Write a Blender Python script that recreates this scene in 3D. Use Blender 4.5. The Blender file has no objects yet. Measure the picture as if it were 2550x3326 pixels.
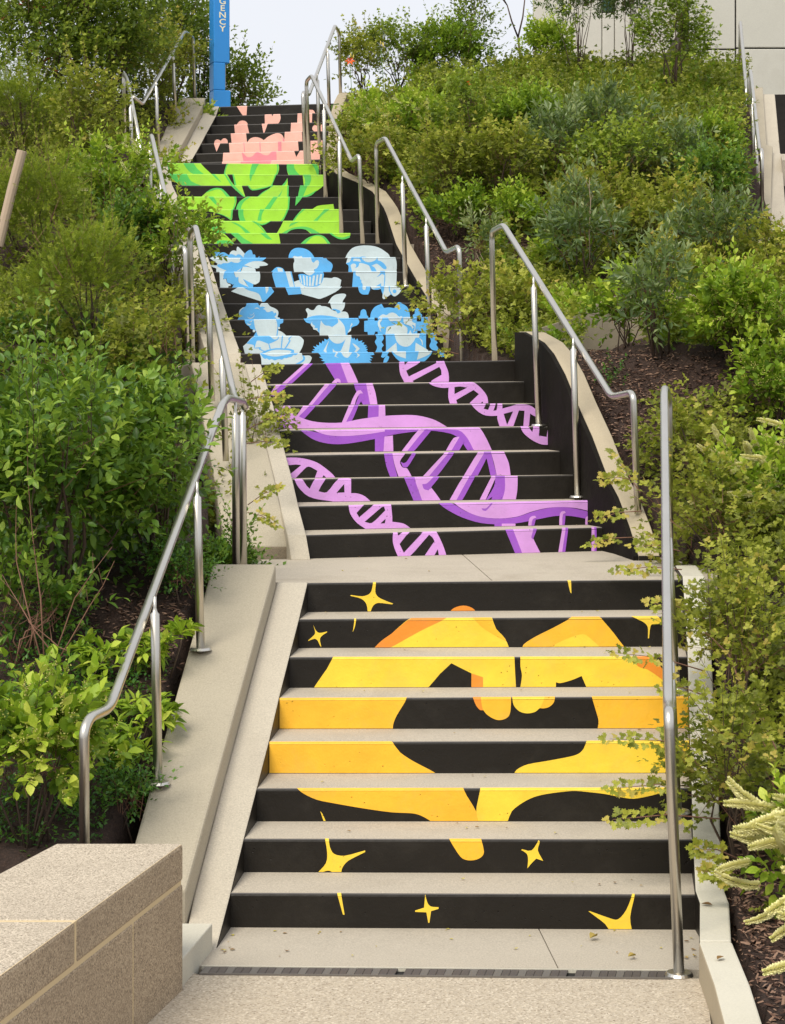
import bpy, bmesh, math, random
import numpy as np
from mathutils import Vector, Matrix, geometry
R = math.radians
random.seed(7)
rng = np.random.default_rng(11)
scene = bpy.context.scene
COL = scene.collection

# ------------------------------------------------------------------ camera, light, exposure
H = 0.16                     # one step rise in metres
FP, HZ, EYE, CX = 6502.0, 1319.4, 14.0, 1275.0
cam_d = bpy.data.cameras.new('camera'); cam = bpy.data.objects.new('camera', cam_d); COL.objects.link(cam)
cam.location = (0, 0, EYE * H); cam.rotation_euler = (R(90), 0, 0)
cam_d.sensor_fit = 'VERTICAL'; cam_d.sensor_height = 36; cam_d.lens = FP / 3326 * 36
cam_d.shift_y = -(1663 - HZ) / 3326; cam_d.clip_start = 0.1; cam_d.clip_end = 2000
scene.camera = cam

SUN_EL, SUN_AZ = 52, -150    # azimuth: direction the light comes from, measured from +Y clockwise
w = bpy.data.worlds.new('World'); scene.world = w; w.use_nodes = True
nt = w.node_tree; nt.nodes.clear()
out = nt.nodes.new('ShaderNodeOutputWorld'); bg = nt.nodes.new('ShaderNodeBackground')
sky = nt.nodes.new('ShaderNodeTexSky'); sky.sky_type = 'NISHITA'; sky.sun_disc = False
sky.sun_elevation = R(SUN_EL); sky.sun_rotation = R(SUN_AZ); sky.air_density = 1.0; sky.dust_density = 4.0
mul = nt.nodes.new('ShaderNodeMixRGB'); mul.blend_type = 'MIX'; mul.inputs[0].default_value = 0.92
mul.inputs[2].default_value = (8.3, 8.5, 9.0, 1)      # the even pale cloud layer over the blue
nt.links.new(sky.outputs[0], mul.inputs[1]); nt.links.new(mul.outputs[0], bg.inputs[0])
bg.inputs[1].default_value = 0.112; nt.links.new(bg.outputs[0], out.inputs[0])
sd = bpy.data.lights.new('sun', 'SUN'); sun = bpy.data.objects.new('sun', sd); COL.objects.link(sun)
sd.energy = 3.2; sd.angle = R(32); sd.color = (1.0, 0.93, 0.80)
az = R(SUN_AZ); el = R(SUN_EL)
dirv = Vector((math.sin(az) * math.cos(el), math.cos(az) * math.cos(el), math.sin(el)))
sun.rotation_euler = dirv.to_track_quat('Z', 'Y').to_euler()
scene.view_settings.view_transform = 'Standard'; scene.view_settings.look = 'None'
scene.view_settings.exposure = 0.0; scene.view_settings.gamma = 1.0
scene.view_settings.use_curve_mapping = False

# ------------------------------------------------------------------ helpers
def P(u, v, Y):              # photograph direction at a distance -> a place in the world
    return Vector(((u - CX) * Y / FP * H, Y * H, (EYE - (v - HZ) * Y / FP) * H))
def W(x, y, z): return Vector((x * H, y * H, z * H))
def lin(c):
    if max(c) > 1.01: c = [k / 255 for k in c]
    return tuple((k / 12.92 if k <= .04045 else ((k + .055) / 1.055) ** 2.4) for k in c) + (1,)
def tag(o, label=None, cat=None, group=None, kind=None):
    if label: o['label'] = label
    if cat: o['category'] = cat
    if group: o['group'] = group
    if kind: o['kind'] = kind
    return o
def thing(name, label, cat, loc=(0, 0, 0), group=None):
    o = bpy.data.objects.new(name, None); COL.objects.link(o); o.location = loc; o.empty_display_size = .1
    return tag(o, label, cat, group)
def adopt(o, parent):
    o.parent = parent        # parts are modelled in world places; only a root Empty is moved from the origin
    if parent.type == 'EMPTY': o.matrix_parent_inverse = Matrix.Translation(-parent.location)
def obj(name, me, mats, parent=None, smooth=False):
    if isinstance(me, bmesh.types.BMesh):
        m = bpy.data.meshes.new(name); me.to_mesh(m); me.free(); me = m
    if mats is not None:
        for m in (mats if isinstance(mats, (list, tuple)) else [mats]): me.materials.append(m)
    if smooth: me.polygons.foreach_set('use_smooth', [True] * len(me.polygons))
    o = bpy.data.objects.new(name, me); COL.objects.link(o)
    if parent is not None: adopt(o, parent)
    return o
def bevel(o, wd=.006, seg=2):
    m = o.modifiers.new('bevel', 'BEVEL'); m.width = wd; m.segments = seg; m.limit_method = 'ANGLE'; m.angle_limit = R(35)
    return o
def raw_mesh(name, V, F, tint=None, mi=None):
    """V (n,3), F (m,k) equal sized faces"""
    me = bpy.data.meshes.new(name); V = np.asarray(V, dtype=np.float32); F = np.asarray(F, dtype=np.int32)
    m, k = F.shape
    me.vertices.add(len(V)); me.vertices.foreach_set('co', V.ravel())
    me.loops.add(m * k); me.loops.foreach_set('vertex_index', F.ravel())
    me.polygons.add(m); me.polygons.foreach_set('loop_start', np.arange(0, m * k, k, dtype=np.int32))
    if tint is not None:
        a = me.attributes.new('tint', 'FLOAT', 'FACE'); a.data.foreach_set('value', np.asarray(tint, dtype=np.float32))
    if mi is not None: me.polygons.foreach_set('material_index', np.asarray(mi, dtype=np.int32))
    me.update(calc_edges=True); return me
def prism(bm, top, depth, mi_top=0, mi_side=0, side_mats=None, bottoms=None):
    """top: ordered 3D outline; goes straight down by depth (or to given bottoms)"""
    a = [bm.verts.new(p) for p in top]
    b = [bm.verts.new(q if bottoms else Vector(p) - Vector((0, 0, depth))) for p, q in zip(top, bottoms or top)]
    f = bm.faces.new(a); f.material_index = mi_top
    bm.faces.new(b[::-1]).material_index = mi_side
    n = len(a)
    for i in range(n):
        f = bm.faces.new((a[i], b[i], b[(i + 1) % n], a[(i + 1) % n]))
        f.material_index = side_mats[i] if side_mats else mi_side
def fixn(bm):
    bmesh.ops.recalc_face_normals(bm, faces=bm.faces); return bm
def box(bm, c, s, rot=None, mi=0):
    M = Matrix.Translation(c) @ (rot.to_4x4() if rot is not None else Matrix.Identity(4)) @ Matrix.Diagonal((s[0], s[1], s[2], 1))
    r = bmesh.ops.create_cube(bm, size=1, matrix=M)
    for v in r['verts']:
        for f in v.link_faces: f.material_index = mi
def tube(bm, pts, rad, seg=10, cap=True, rads=None, mi=0, smooth=True):
    pts = [Vector(p) for p in pts]; n = len(pts); rings = []
    up = None
    for i, p in enumerate(pts):
        d = ((pts[min(i + 1, n - 1)] - p).normalized() + (p - pts[max(i - 1, 0)]).normalized())
        d = d.normalized() if d.length > 1e-6 else Vector((0, 0, 1))
        if up is None:
            up = Vector((1, 0, 0)) if abs(d.x) < .8 else Vector((0, 1, 0))
        x = (up - d * up.dot(d)).normalized(); y = d.cross(x); up = x
        r = rads[i] if rads else rad
        rings.append([bm.verts.new(p + (x * math.cos(a) + y * math.sin(a)) * r) for a in [2 * math.pi * k / seg for k in range(seg)]])
    for i in range(n - 1):
        for k in range(seg):
            f = bm.faces.new((rings[i][k], rings[i][(k + 1) % seg], rings[i + 1][(k + 1) % seg], rings[i + 1][k]))
            f.smooth = smooth; f.material_index = mi
    if cap:
        bm.faces.new(rings[0][::-1]).material_index = mi; bm.faces.new(rings[-1]).material_index = mi
def rounded(pts, r, seg=6):
    pts = [Vector(p) for p in pts]; o = [pts[0]]
    for i in range(1, len(pts) - 1):
        a, b, c = pts[i - 1], pts[i], pts[i + 1]
        la, lc = (a - b).length, (c - b).length; q = min(r, la * .45, lc * .45)
        p0 = b + (a - b).normalized() * q; p2 = b + (c - b).normalized() * q
        for k in range(seg + 1):
            t = k / seg; o.append(p0 * (1 - t) ** 2 + b * 2 * t * (1 - t) + p2 * t * t)
    o.append(pts[-1]); return o

# ------------------------------------------------------------------ materials
def mat(name):
    m = bpy.data.materials.new(name); m.use_nodes = True
    n = m.node_tree; return m, n, n.nodes['Principled BSDF']
def N(n, t, **k):
    x = n.nodes.new(t)
    for a, b in k.items(): setattr(x, a, b)
    return x
def coords(n):
    return N(n, 'ShaderNodeTexCoord').outputs['Object']
def noise(n, vec, scale, detail=4, rough=.6, dist=0):
    x = N(n, 'ShaderNodeTexNoise'); x.inputs['Scale'].default_value = scale; x.inputs['Detail'].default_value = detail
    x.inputs['Roughness'].default_value = rough; x.inputs['Distortion'].default_value = dist
    n.links.new(vec, x.inputs['Vector']); return x.outputs['Fac']
def ramp(n, fac, stops):
    r = N(n, 'ShaderNodeValToRGB'); e = r.color_ramp.elements
    while len(e) < len(stops): e.new(.5)
    for i, (p, c) in enumerate(stops):
        e[i].position = p; e[i].color = c if len(c) == 4 else tuple(c) + (1,)
    n.links.new(fac, r.inputs[0]); return r.outputs[0]
def mix(n, fac, a, b, mode='MIX'):
    m = N(n, 'ShaderNodeMixRGB', blend_type=mode)
    for s, v in ((m.inputs[0], fac), (m.inputs[1], a), (m.inputs[2], b)):
        if hasattr(v, 'is_linked') or hasattr(v, 'links'): n.links.new(v, s)
        else: s.default_value = v
    return m.outputs[0]
def bump(n, b, height, strength=.3, dist=.01, prev=None):
    x = N(n, 'ShaderNodeBump'); x.inputs['Strength'].default_value = strength; x.inputs['Distance'].default_value = dist
    n.links.new(height, x.inputs['Height'])
    if prev: n.links.new(prev, x.inputs['Normal'])
    n.links.new(x.outputs[0], b.inputs['Normal']); return x.outputs[0]
def concrete(name, c, var=.14, stain=(.27, .22, .16), stain_amt=.35, fine=130, bs=.35):
    m, n, b = mat(name); v = coords(n)
    f = noise(n, v, fine, 3, .7); g = noise(n, v, 3.2, 5, .65); s = noise(n, v, 1.1, 6, .7, .6)
    lo = tuple(k * (1 - var * 1.4) for k in c[:3]); hi = tuple(min(1, k * (1 + var)) for k in c[:3])
    base = ramp(n, f, [(.28, lo), (.72, hi)])
    base = mix(n, ramp(n, g, [(.35, (0, 0, 0)), (.75, (.38, .38, .38))]), base, tuple(k * 1.14 for k in c[:3]) + (1,))
    sm = ramp(n, s, [(.54, (0, 0, 0)), (.72, (stain_amt,) * 3)])
    base = mix(n, sm, base, stain + (1,))
    pit = N(n, 'ShaderNodeTexVoronoi'); pit.inputs['Scale'].default_value = 26; n.links.new(v, pit.inputs['Vector'])
    pm = ramp(n, pit.outputs['Distance'], [(.03, (1, 1, 1)), (.07, (0, 0, 0))])
    pn = noise(n, v, 7, 2); pm2 = mix(n, 1.0, pm, ramp(n, pn, [(.55, (0, 0, 0)), (.62, (1, 1, 1))]), 'MULTIPLY')
    base = mix(n, mix(n, 1.0, pm2, (.45, .45, .45, 1), 'MULTIPLY'), base, (.12, .10, .08, 1))
    n.links.new(base, b.inputs['Base Color']); b.inputs['Roughness'].default_value = .88
    p = bump(n, b, f, bs, .003); bump(n, b, g, .15, .01, p)
    return m
def paint(name, c, rough=.42, pitted=True, dust=.22):
    m, n, b = mat(name); v = coords(n)
    g = noise(n, v, 6, 4); hi = noise(n, v, 90, 3, .7)
    c = lin(c); col = ramp(n, g, [(.3, tuple(k * .9 for k in c[:3])), (.7, tuple(min(1, k * 1.06) for k in c[:3]))])
    pit = N(n, 'ShaderNodeTexVoronoi'); pit.inputs['Scale'].default_value = 34; n.links.new(v, pit.inputs['Vector'])
    gate = ramp(n, noise(n, v, 9, 2), [(.5, (0, 0, 0)), (.6, (1, 1, 1))])
    pm = mix(n, 1.0, ramp(n, pit.outputs['Distance'], [(.05, (1, 1, 1)), (.13, (0, 0, 0))]), gate, 'MULTIPLY')
    if pitted:
        col = mix(n, mix(n, 1.0, pm, (.5, .5, .5, 1), 'MULTIPLY'), col, tuple(k * .35 for k in c[:3]) + (1,))
    du = ramp(n, noise(n, v, 2.6, 9, .75, .4), [(.50, (0, 0, 0)), (.78, (dust,) * 3)])
    col = mix(n, du, col, (.30, .27, .22, 1))
    n.links.new(col, b.inputs['Base Color'])
    b.inputs['Roughness'].default_value = rough
    inv = N(n, 'ShaderNodeInvert'); n.links.new(pm, inv.inputs['Color'])
    p = bump(n, b, inv.outputs[0], 1.0, .005)
    p = bump(n, b, hi, .35, .0025, p); bump(n, b, noise(n, v, 14, 3), .35, .008, p)
    return m
def flat(name, c, rough=.5, metal=0, srgb=True, bs=0, bscale=200):
    m, n, b = mat(name); b.inputs['Base Color'].default_value = lin(c) if srgb else tuple(c) + (1,)
    b.inputs['Roughness'].default_value = rough; b.inputs['Metallic'].default_value = metal
    if bs: bump(n, b, noise(n, coords(n), bscale, 3), bs, .002)
    return m
def leafmat(name, dark, mid, bright, tip=None, rough=.5, trans=.38):
    m, n, b = mat(name)
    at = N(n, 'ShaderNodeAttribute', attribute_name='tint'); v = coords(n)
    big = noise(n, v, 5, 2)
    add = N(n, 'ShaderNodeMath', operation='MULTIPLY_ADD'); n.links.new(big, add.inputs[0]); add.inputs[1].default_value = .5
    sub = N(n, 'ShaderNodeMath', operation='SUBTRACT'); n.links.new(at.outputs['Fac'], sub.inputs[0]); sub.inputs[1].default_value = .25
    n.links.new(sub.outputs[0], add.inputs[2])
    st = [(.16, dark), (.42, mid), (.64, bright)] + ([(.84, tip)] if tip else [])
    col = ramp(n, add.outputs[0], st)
    n.links.new(col, b.inputs['Base Color']); b.inputs['Roughness'].default_value = rough
    b.inputs['Specular IOR Level'].default_value = .35
    tr = N(n, 'ShaderNodeBsdfTranslucent'); mx = N(n, 'ShaderNodeMixShader'); mx.inputs[0].default_value = trans
    n.links.new(mix(n, .5, col, (.30, .42, .03, 1)), tr.inputs['Color'])
    n.links.new(b.outputs[0], mx.inputs[1]); n.links.new(tr.outputs[0], mx.inputs[2])
    n.links.new(mx.outputs[0], n.nodes['Material Output'].inputs['Surface'])
    return m
M = {}
M['tread'] = concrete('tread_concrete', (.45, .395, .315), .24, stain_amt=.45)
M['band'] = concrete('band_concrete', (.42, .37, .28), .15, stain_amt=.12)
M['strip'] = concrete('strip_concrete', (.48, .43, .345), .18, stain_amt=.25)
M['white_conc'] = concrete('pale_curb_concrete', (.56, .53, .44), .08, stain_amt=.3)
M['cap'] = concrete('cap_concrete', (.42, .355, .25), .09)
M['rough_block'] = concrete('rough_block', (.27, .22, .155), .3)
M['slab'] = concrete('slab_concrete', (.44, .39, .315), .2, stain_amt=.3)
M['facade'] = concrete('facade_concrete', (.56, .55, .485), .05, (.38, .35, .28), .3, 60, .08)
M['facade_pale'] = concrete('facade_pale', (.62, .60, .53), .04, (.5, .47, .4), .2, 60, .05)
M['black'] = paint('black_paint', (29, 25, 20), .46, dust=.05); M['black'].node_tree.nodes['Principled BSDF'].inputs['Specular IOR Level'].default_value = .3
M['worn'] = paint('worn_black_edge', (84, 80, 78), .6)
for k, c in dict(yel=(252, 212, 62), amb=(250, 190, 48), ora=(238, 146, 44), pl=(218, 158, 233), pd=(160, 86, 206),
                 bl=(200, 219, 228), bm=(92, 180, 246), gl=(164, 228, 56), gd=(86, 204, 92), pk=(246, 186, 172), pp=(236, 140, 154)).items():
    M[k] = paint('paint_' + k, c, .5)
M['black_wall'] = paint('black_wall_paint', (26, 23, 19), .75, dust=.04); M['black_wall'].node_tree.nodes['Principled BSDF'].inputs['Specular IOR Level'].default_value = .1
# exposed aggregate
m, n, b = mat('exposed_aggregate'); v = coords(n)
vo = N(n, 'ShaderNodeTexVoronoi'); vo.inputs['Scale'].default_value = 125; n.links.new(v, vo.inputs['Vector'])
c1 = ramp(n, vo.outputs['Color'], [(.1, (.20, .15, .10)), (.35, (.52, .44, .33)), (.6, (.34, .28, .21)), (.9, (.66, .58, .46))])
cc = mix(n, ramp(n, noise(n, v, 240, 2), [(.4, (0, 0, 0)), (.7, (.6, .6, .6))]), c1, (.52, .46, .37, 1))
cc = mix(n, ramp(n, noise(n, v, 1.3, 5), [(.5, (0, 0, 0)), (.8, (.4, .4, .4))]), cc, (.44, .38, .29, 1))
n.links.new(cc, b.inputs['Base Color']); b.inputs['Roughness'].default_value = .85; bump(n, b, vo.outputs['Distance'], .5, .004)
M['aggregate'] = m
def granite(name, lo, hi, k=1.0):
    m, n, b = mat(name); v = coords(n)
    vo = N(n, 'ShaderNodeTexVoronoi'); vo.inputs['Scale'].default_value = 210; n.links.new(v, vo.inputs['Vector'])
    c = ramp(n, vo.outputs['Color'], [(.05, tuple(x * .45 for x in lo)), (.3, lo), (.62, hi), (.95, tuple(min(1, x * 1.35) for x in hi))])
    c = mix(n, ramp(n, noise(n, v, 2.2, 5), [(.4, (0, 0, 0)), (.75, (.35, .35, .35))]), c, tuple(x * .8 for x in lo) + (1,))
    n.links.new(c, b.inputs['Base Color']); b.inputs['Roughness'].default_value = .75; bump(n, b, noise(n, v, 180, 3), .35, .003)
    return m
M['granite'] = granite('granite', (.28, .21, .14), (.43, .34, .235))
M['granite_top'] = granite('granite_coping', (.38, .315, .235), (.54, .465, .365))
M['mortar'] = flat('mortar', (.60, .47, .28), .9, srgb=False, bs=.3)
# steel
m, n, b = mat('brushed_steel'); v = coords(n)
b.inputs['Metallic'].default_value = 1.0; b.inputs['Roughness'].default_value = .27
n.links.new(ramp(n, noise(n, v, 3, 3), [(.3, (.60, .57, .51)), (.7, (.66, .63, .57))]), b.inputs['Base Color'])
n.links.new(ramp(n, noise(n, v, 5, 2), [(.3, (.31, .31, .31)), (.8, (.37, .37, .37))]), b.inputs['Roughness'])
M['steel'] = m
m, n, b = mat('mulch'); v = coords(n)
c = ramp(n, noise(n, v, 60, 5, .8), [(.3, (.020, .011, .007)), (.55, (.060, .032, .022)), (.8, (.16, .095, .065))])
n.links.new(c, b.inputs['Base Color']); b.inputs['Roughness'].default_value = .95; bump(n, b, noise(n, v, 45, 5, .8), 1.0, .03)
M['mulch'] = m
M['chip'] = leafmat('wood_chip', (.03, .015, .01), (.10, .05, .032), (.26, .16, .11), trans=0.0, rough=.9)
M['bark'] = flat('bark', (.085, .055, .038), .9, srgb=False, bs=.8, bscale=60)
M['twig'] = flat('reddish_twig', (.22, .11, .07), .8, srgb=False)
M['twig_pale'] = flat('pale_twig', (.36, .27, .19), .8, srgb=False)
M['wood'] = flat('weathered_wood', (.48, .37, .27), .9, srgb=False, bs=.9, bscale=30)
M['blue_metal'] = flat('blue_enamel', (44, 138, 216), .35)
M['letter'] = flat('cream_lettering', (236, 230, 200), .5)
M['niche'] = flat('grey_panel', (150, 148, 142), .4, .6)
M['grate'] = flat('dark_grate', (92, 85, 82), .5, .4)
M['grate_l'] = flat('grate_light', (116, 111, 106), .5, .4)
M['dark'] = flat('dark_recess', (20, 18, 16), .8)
M['pane'] = flat('green_glass', (60, 92, 84), .08, .3)
M['frame'] = flat('dark_frame', (60, 66, 62), .5)
M['petal'] = flat('orange_petal', (240, 104, 40), .5)
# foliage  (base colours .02-.2)
M['lf_sumac'] = leafmat('sumac_leaf', (.10, .12, .018), (.26, .29, .035), (.44, .46, .06), (.55, .42, .10))
M['lf_sumac2'] = leafmat('sumac_leaf_green', (.075, .12, .016), (.21, .30, .03), (.40, .49, .05), (.52, .58, .09))
M['lf_broad'] = leafmat('broad_leaf', (.035, .085, .014), (.10, .21, .026), (.23, .38, .05), (.42, .56, .09), rough=.36)
M['lf_bright'] = leafmat('bright_leaf', (.09, .17, .014), (.25, .40, .028), (.45, .58, .05), (.66, .72, .12))
M['lf_grey'] = leafmat('grey_green_leaf', (.055, .095, .035), (.14, .21, .080), (.28, .35, .15), (.42, .46, .20), rough=.34)
M['lf_dark'] = leafmat('dark_leaf', (.024, .070, .012), (.070, .17, .022), (.17, .31, .04), (.32, .45, .07), rough=.4)
M['lf_tree'] = leafmat('tree_leaf', (.055, .10, .014), (.15, .22, .025), (.30, .38, .05), (.44, .50, .08))
M['lf_thuja'] = leafmat('thuja_spray', (.08, .12, .014), (.22, .29, .024), (.40, .47, .04), (.56, .60, .08), rough=.6)
M['lf_vinca'] = leafmat('vinca_leaf', (.025, .085, .018), (.07, .20, .030), (.16, .33, .06), rough=.3)
M['flower'] = leafmat('cream_floret', (.50, .52, .15), (.78, .74, .30), (.90, .85, .46), trans=.15)
M['bud'] = leafmat('yellow_bud', (.34, .40, .06), (.55, .55, .12), (.70, .66, .20), trans=.2)
M['dry'] = leafmat('dry_leaf', (.16, .08, .03), (.34, .20, .07), (.50, .42, .10), trans=.1, rough=.8)
M['berry'] = flat('red_berry', (150, 24, 24), .3)
M['rust'] = leafmat('rusty_foliage', (.18, .06, .02), (.34, .12, .04), (.45, .20, .07), trans=.1)
# ------------------------------------------------------------------ stair survey: per riser  uL,vL,uR,vR,(vLbottom,vRbottom)
GOLD = [(750,2901.5,2258,2907,3012,3020),(793,2725.4,2249,2728,2832.4,2837),(835,2562,2245,2560,2667.6,2668),(874,2411,2239.5,2407,2512,2511),
        (907,2268.6,2236,2263,2367.6,2366),(940.5,2135,2232,2134,2234,2231),(972,2012,2225,2003,2104.8,2100),(1000,1893.8,2216,1883,1988,1980)]
PURP = [(995,1738,2000,1712,1815,1789),(970,1644.5,1946,1625.7,1722.5,1704),(950,1557,1893,1542,1631.6,1620),(929,1479,1847,1465,1553.5,1542),
        (907.6,1399.5,1806.7,1385,1471,1460),(889,1320,1766,1311,1393,1384),(868,1251.7,1722,1238.6,1318,1309),(848,1184,1686,1170,1247.5,1238.5)]
BLUE = [(783,1148.5,1456,1141),(762,1092.9,1440,1084),(743.6,1038.6,1420,1031),(725.7,985.7,1378,983),(708,933.8,1352,930.5),(693,882.9,1326,883),(676.6,837.6,1302,836.7),(660,791,1276,791)]
GREEN = [(640,757,1236,758),(618,717.5,1205,718.3),(598,680,1165,680),(578,638.5,1110,640),(560,602,1056,604),(552,564.6,1052,568.7),(541.7,530,1036,534)]
PINK = [(618,528,1045,517),(635.7,499,1050,487.5),(653.6,466.8,1061,456.4),(669.6,435.7,1066,425),(685.7,407,1066,395.7),(701.8,376.8,1066,365.7),(712.5,346.4,1084,335.4)]
RUN = 2.1
FL = []
def add_flight(name, rows, Y0, ts):
    out = []
    for k, r in enumerate(rows):
        Yc = Y0 + RUN * k; t = ts[0] + (ts[1] - ts[0]) * k / (len(rows) - 1)
        YL = Yc / (1 - t * (r[0] - CX) / FP); YR = Yc / (1 - t * (r[2] - CX) / FP)
        TL, TR = P(r[0], r[1], YL), P(r[2], r[3], YR)
        if len(r) > 4:
            BL, BR = P(r[0], r[4], YL), P(r[2], r[5], YR)
            BL.x, BR.x = TL.x, TR.x
        elif out:
            a = out[-1]; BL = Vector((TL.x, TL.y, a['TL'].z + .006)); BR = Vector((TR.x, TR.y, a['TR'].z + .006))
        else: BL = TL - Vector((0, 0, H)); BR = TR - Vector((0, 0, H))
        out.append(dict(TL=TL, TR=TR, BL=BL, BR=BR))
    FL.append((name, out)); return out
fg = add_flight('gold', GOLD, 53.58, (-.014, .083))
fp = add_flight('purple', PURP, 79.31, (.15, .15))
fb = add_flight('blue', BLUE, 109.13, (.10, .08))
fgr = add_flight('green', GREEN, 127.47, (.08, .08))
fk = add_flight('pink', PINK, 147.99, (-.15, -.15))
STEP = {}
RB = .011
def facets(hh):
    # (z0,z1,y0,y1) along the riser: flat face then the rounded arris
    return [(0, hh - RB, 0, 0), (hh - RB, hh - RB * .3, 0, RB * .3), (hh - RB * .3, hh, RB * .3, RB)]
def make_step(nm, k, s, nxt, parent, last_depth):
    bm = bmesh.new()
    TL, TR, BL, BR = s['TL'], s['TR'], s['BL'], s['BR']
    ex = (TR - TL); ex.z = 0; ex.normalize(); fw = Vector((-ex.y, ex.x, 0))     # fw = into the stair
    s['ex'], s['fw'] = ex, fw
    n = 14
    def row(z01, yo, jitter=0):
        return z01, yo
    prof = [('b', 0.0, 0.0), ('t', -RB, 0.0), ('t', -RB * .3, RB * .3), ('t', 0.0, RB)]
    cols = []
    for i in range(n + 1):
        t = i / n; top = TL.lerp(TR, t); bot = BL.lerp(BR, t)
        c = []
        for kind, dz, dy in prof:
            p = (bot - Vector((0, 0, .03))) if kind == 'b' else top + Vector((0, 0, dz + (random.uniform(-.0004, .0004) if dz else 0)))
            c.append(bm.verts.new(p + fw * dy))
        if nxt: back = nxt['BL'].lerp(nxt['BR'], t) + fw * .02
        else: back = top + fw * last_depth
        c.append(bm.verts.new(back)); c.append(bm.verts.new(back - Vector((0, 0, .30)))); c.append(bm.verts.new(bot + fw * .02 - Vector((0, 0, .30))))
        cols.append(c)
    for i in range(n):
        a, b = cols[i], cols[i + 1]
        for j in range(6):
            f = bm.faces.new((a[j], b[j], b[j + 1], a[j + 1])); f.material_index = (1 if j in (2,) else 0 if j < 3 else 2)
        bm.faces.new((a[6], b[6], b[0], a[0])).material_index = 2
    bm.faces.new([c for c in cols[0]][::-1]).material_index = 0; bm.faces.new(cols[-1]).material_index = 0
    o = obj('step', fixn(bm), [M['black'], M['worn'], M['tread']], parent)
    STEP[(nm, k + 1)] = (o, s)
    return o
LABELS = dict(gold='lowest stair flight, black risers painted with golden hands forming a heart',
              purple='second stair flight, black risers painted with purple DNA helixes',
              blue='middle stair flight, black risers painted with six blue faceless busts',
              green='fourth stair flight, black risers painted with bright green leaves',
              pink='topmost stair flight, black risers painted with pink hearts and a hand')
for nm, fl in FL:
    root = thing('stair_flight', LABELS[nm], 'stairs', fl[0]['BL'].lerp(fl[0]['BR'], .5), 'painted flights of the hillside stairway')
    for k, s in enumerate(fl):
        make_step(nm, k, s, fl[k + 1] if k + 1 < len(fl) else None, root, .05)

# ------------------------------------------------------------------ mural: outlines traced per riser, laid as paint film on the riser
ZS = dict(A=(700,1820,2.1), B=(1450,1820,1.97647), C=(0,2500,1.31765), D=(1275,2500,1.31765), E=(800,1150,2.58462), F=(1250,1150,1.97647),
          H1=(670,780,7.3043), H2=(870,780,6.72), H3=(1100,780,7.3043), H4=(760,970,6.4615), H5=(970,940,6.4615), H6=(1150,970,5.6),
          S=(500,480,2.4), T=(660,520,3.36), U=(700,310,4.42105), V=(550,300,2.8),
          Q1=(1280,1160,5.25), Q2=(1500,1240,4.9412), Q3=(900,1460,4.2), Q4=(1150,1620,4.8), Q5=(1500,1580,1.904))
def parse(s):
    z = None; o = []
    for t in s.split():
        if t in ZS: z = ZS[t]
        else:
            x, y = t.split(','); o.append((z[0] + float(x) / z[2], z[1] + float(y) / z[2]))
    return o
def smooth_poly(p):
    """Catmull-Rom rounding that keeps sharp corners sharp"""
    n = len(p); o = []
    def ang(i):
        a = Vector(p[i - 1]) - Vector(p[i]); b = Vector(p[(i + 1) % n]) - Vector(p[i])
        if a.length < 1e-6 or b.length < 1e-6: return 0
        return math.degrees(a.angle(b))
    sharp = [ang(i) < 118 for i in range(n)]
    for i in range(n):
        p0, p1, p2, p3 = [Vector(p[(i + d) % n]) for d in (-1, 0, 1, 2)]
        if sharp[i]: p0 = p1 - (p2 - p1)
        if sharp[(i + 1) % n]: p3 = p2 + (p2 - p1)
        o.append(tuple(p1))
        if (p2 - p1).length < 6 or (p2 - p1).length > 160: continue
        L12 = (p2 - p1).length; m1, m2 = (p2 - p0) * .5, (p3 - p1) * .5
        if m1.length > 1e-6: m1 = m1.normalized() * min(m1.length, L12)
        if m2.length > 1e-6: m2 = m2.normalized() * min(m2.length, L12)
        for t in (.33, .67):
            q = p1 * (2 * t ** 3 - 3 * t * t + 1) + m1 * (t ** 3 - 2 * t * t + t) + p2 * (3 * t * t - 2 * t ** 3) + m2 * (t ** 3 - t * t)
            o.append(tuple(q))
    return o
def clip(poly, z, above):
    o = []; n = len(poly)
    for i in range(n):
        a, b = poly[i], poly[(i + 1) % n]
        ia = (a[1] >= z) if above else (a[1] <= z); ib = (b[1] >= z) if above else (b[1] <= z)
        if ia: o.append(a)
        if ia != ib:
            t = (z - a[1]) / (b[1] - a[1]); o.append((a[0] + (b[0] - a[0]) * t, z))
    return o
def clipx(poly, x, right):
    q = clip([(b, a) for a, b in poly], x, right); return [(b, a) for a, b in q]
LAYER = {}
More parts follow.
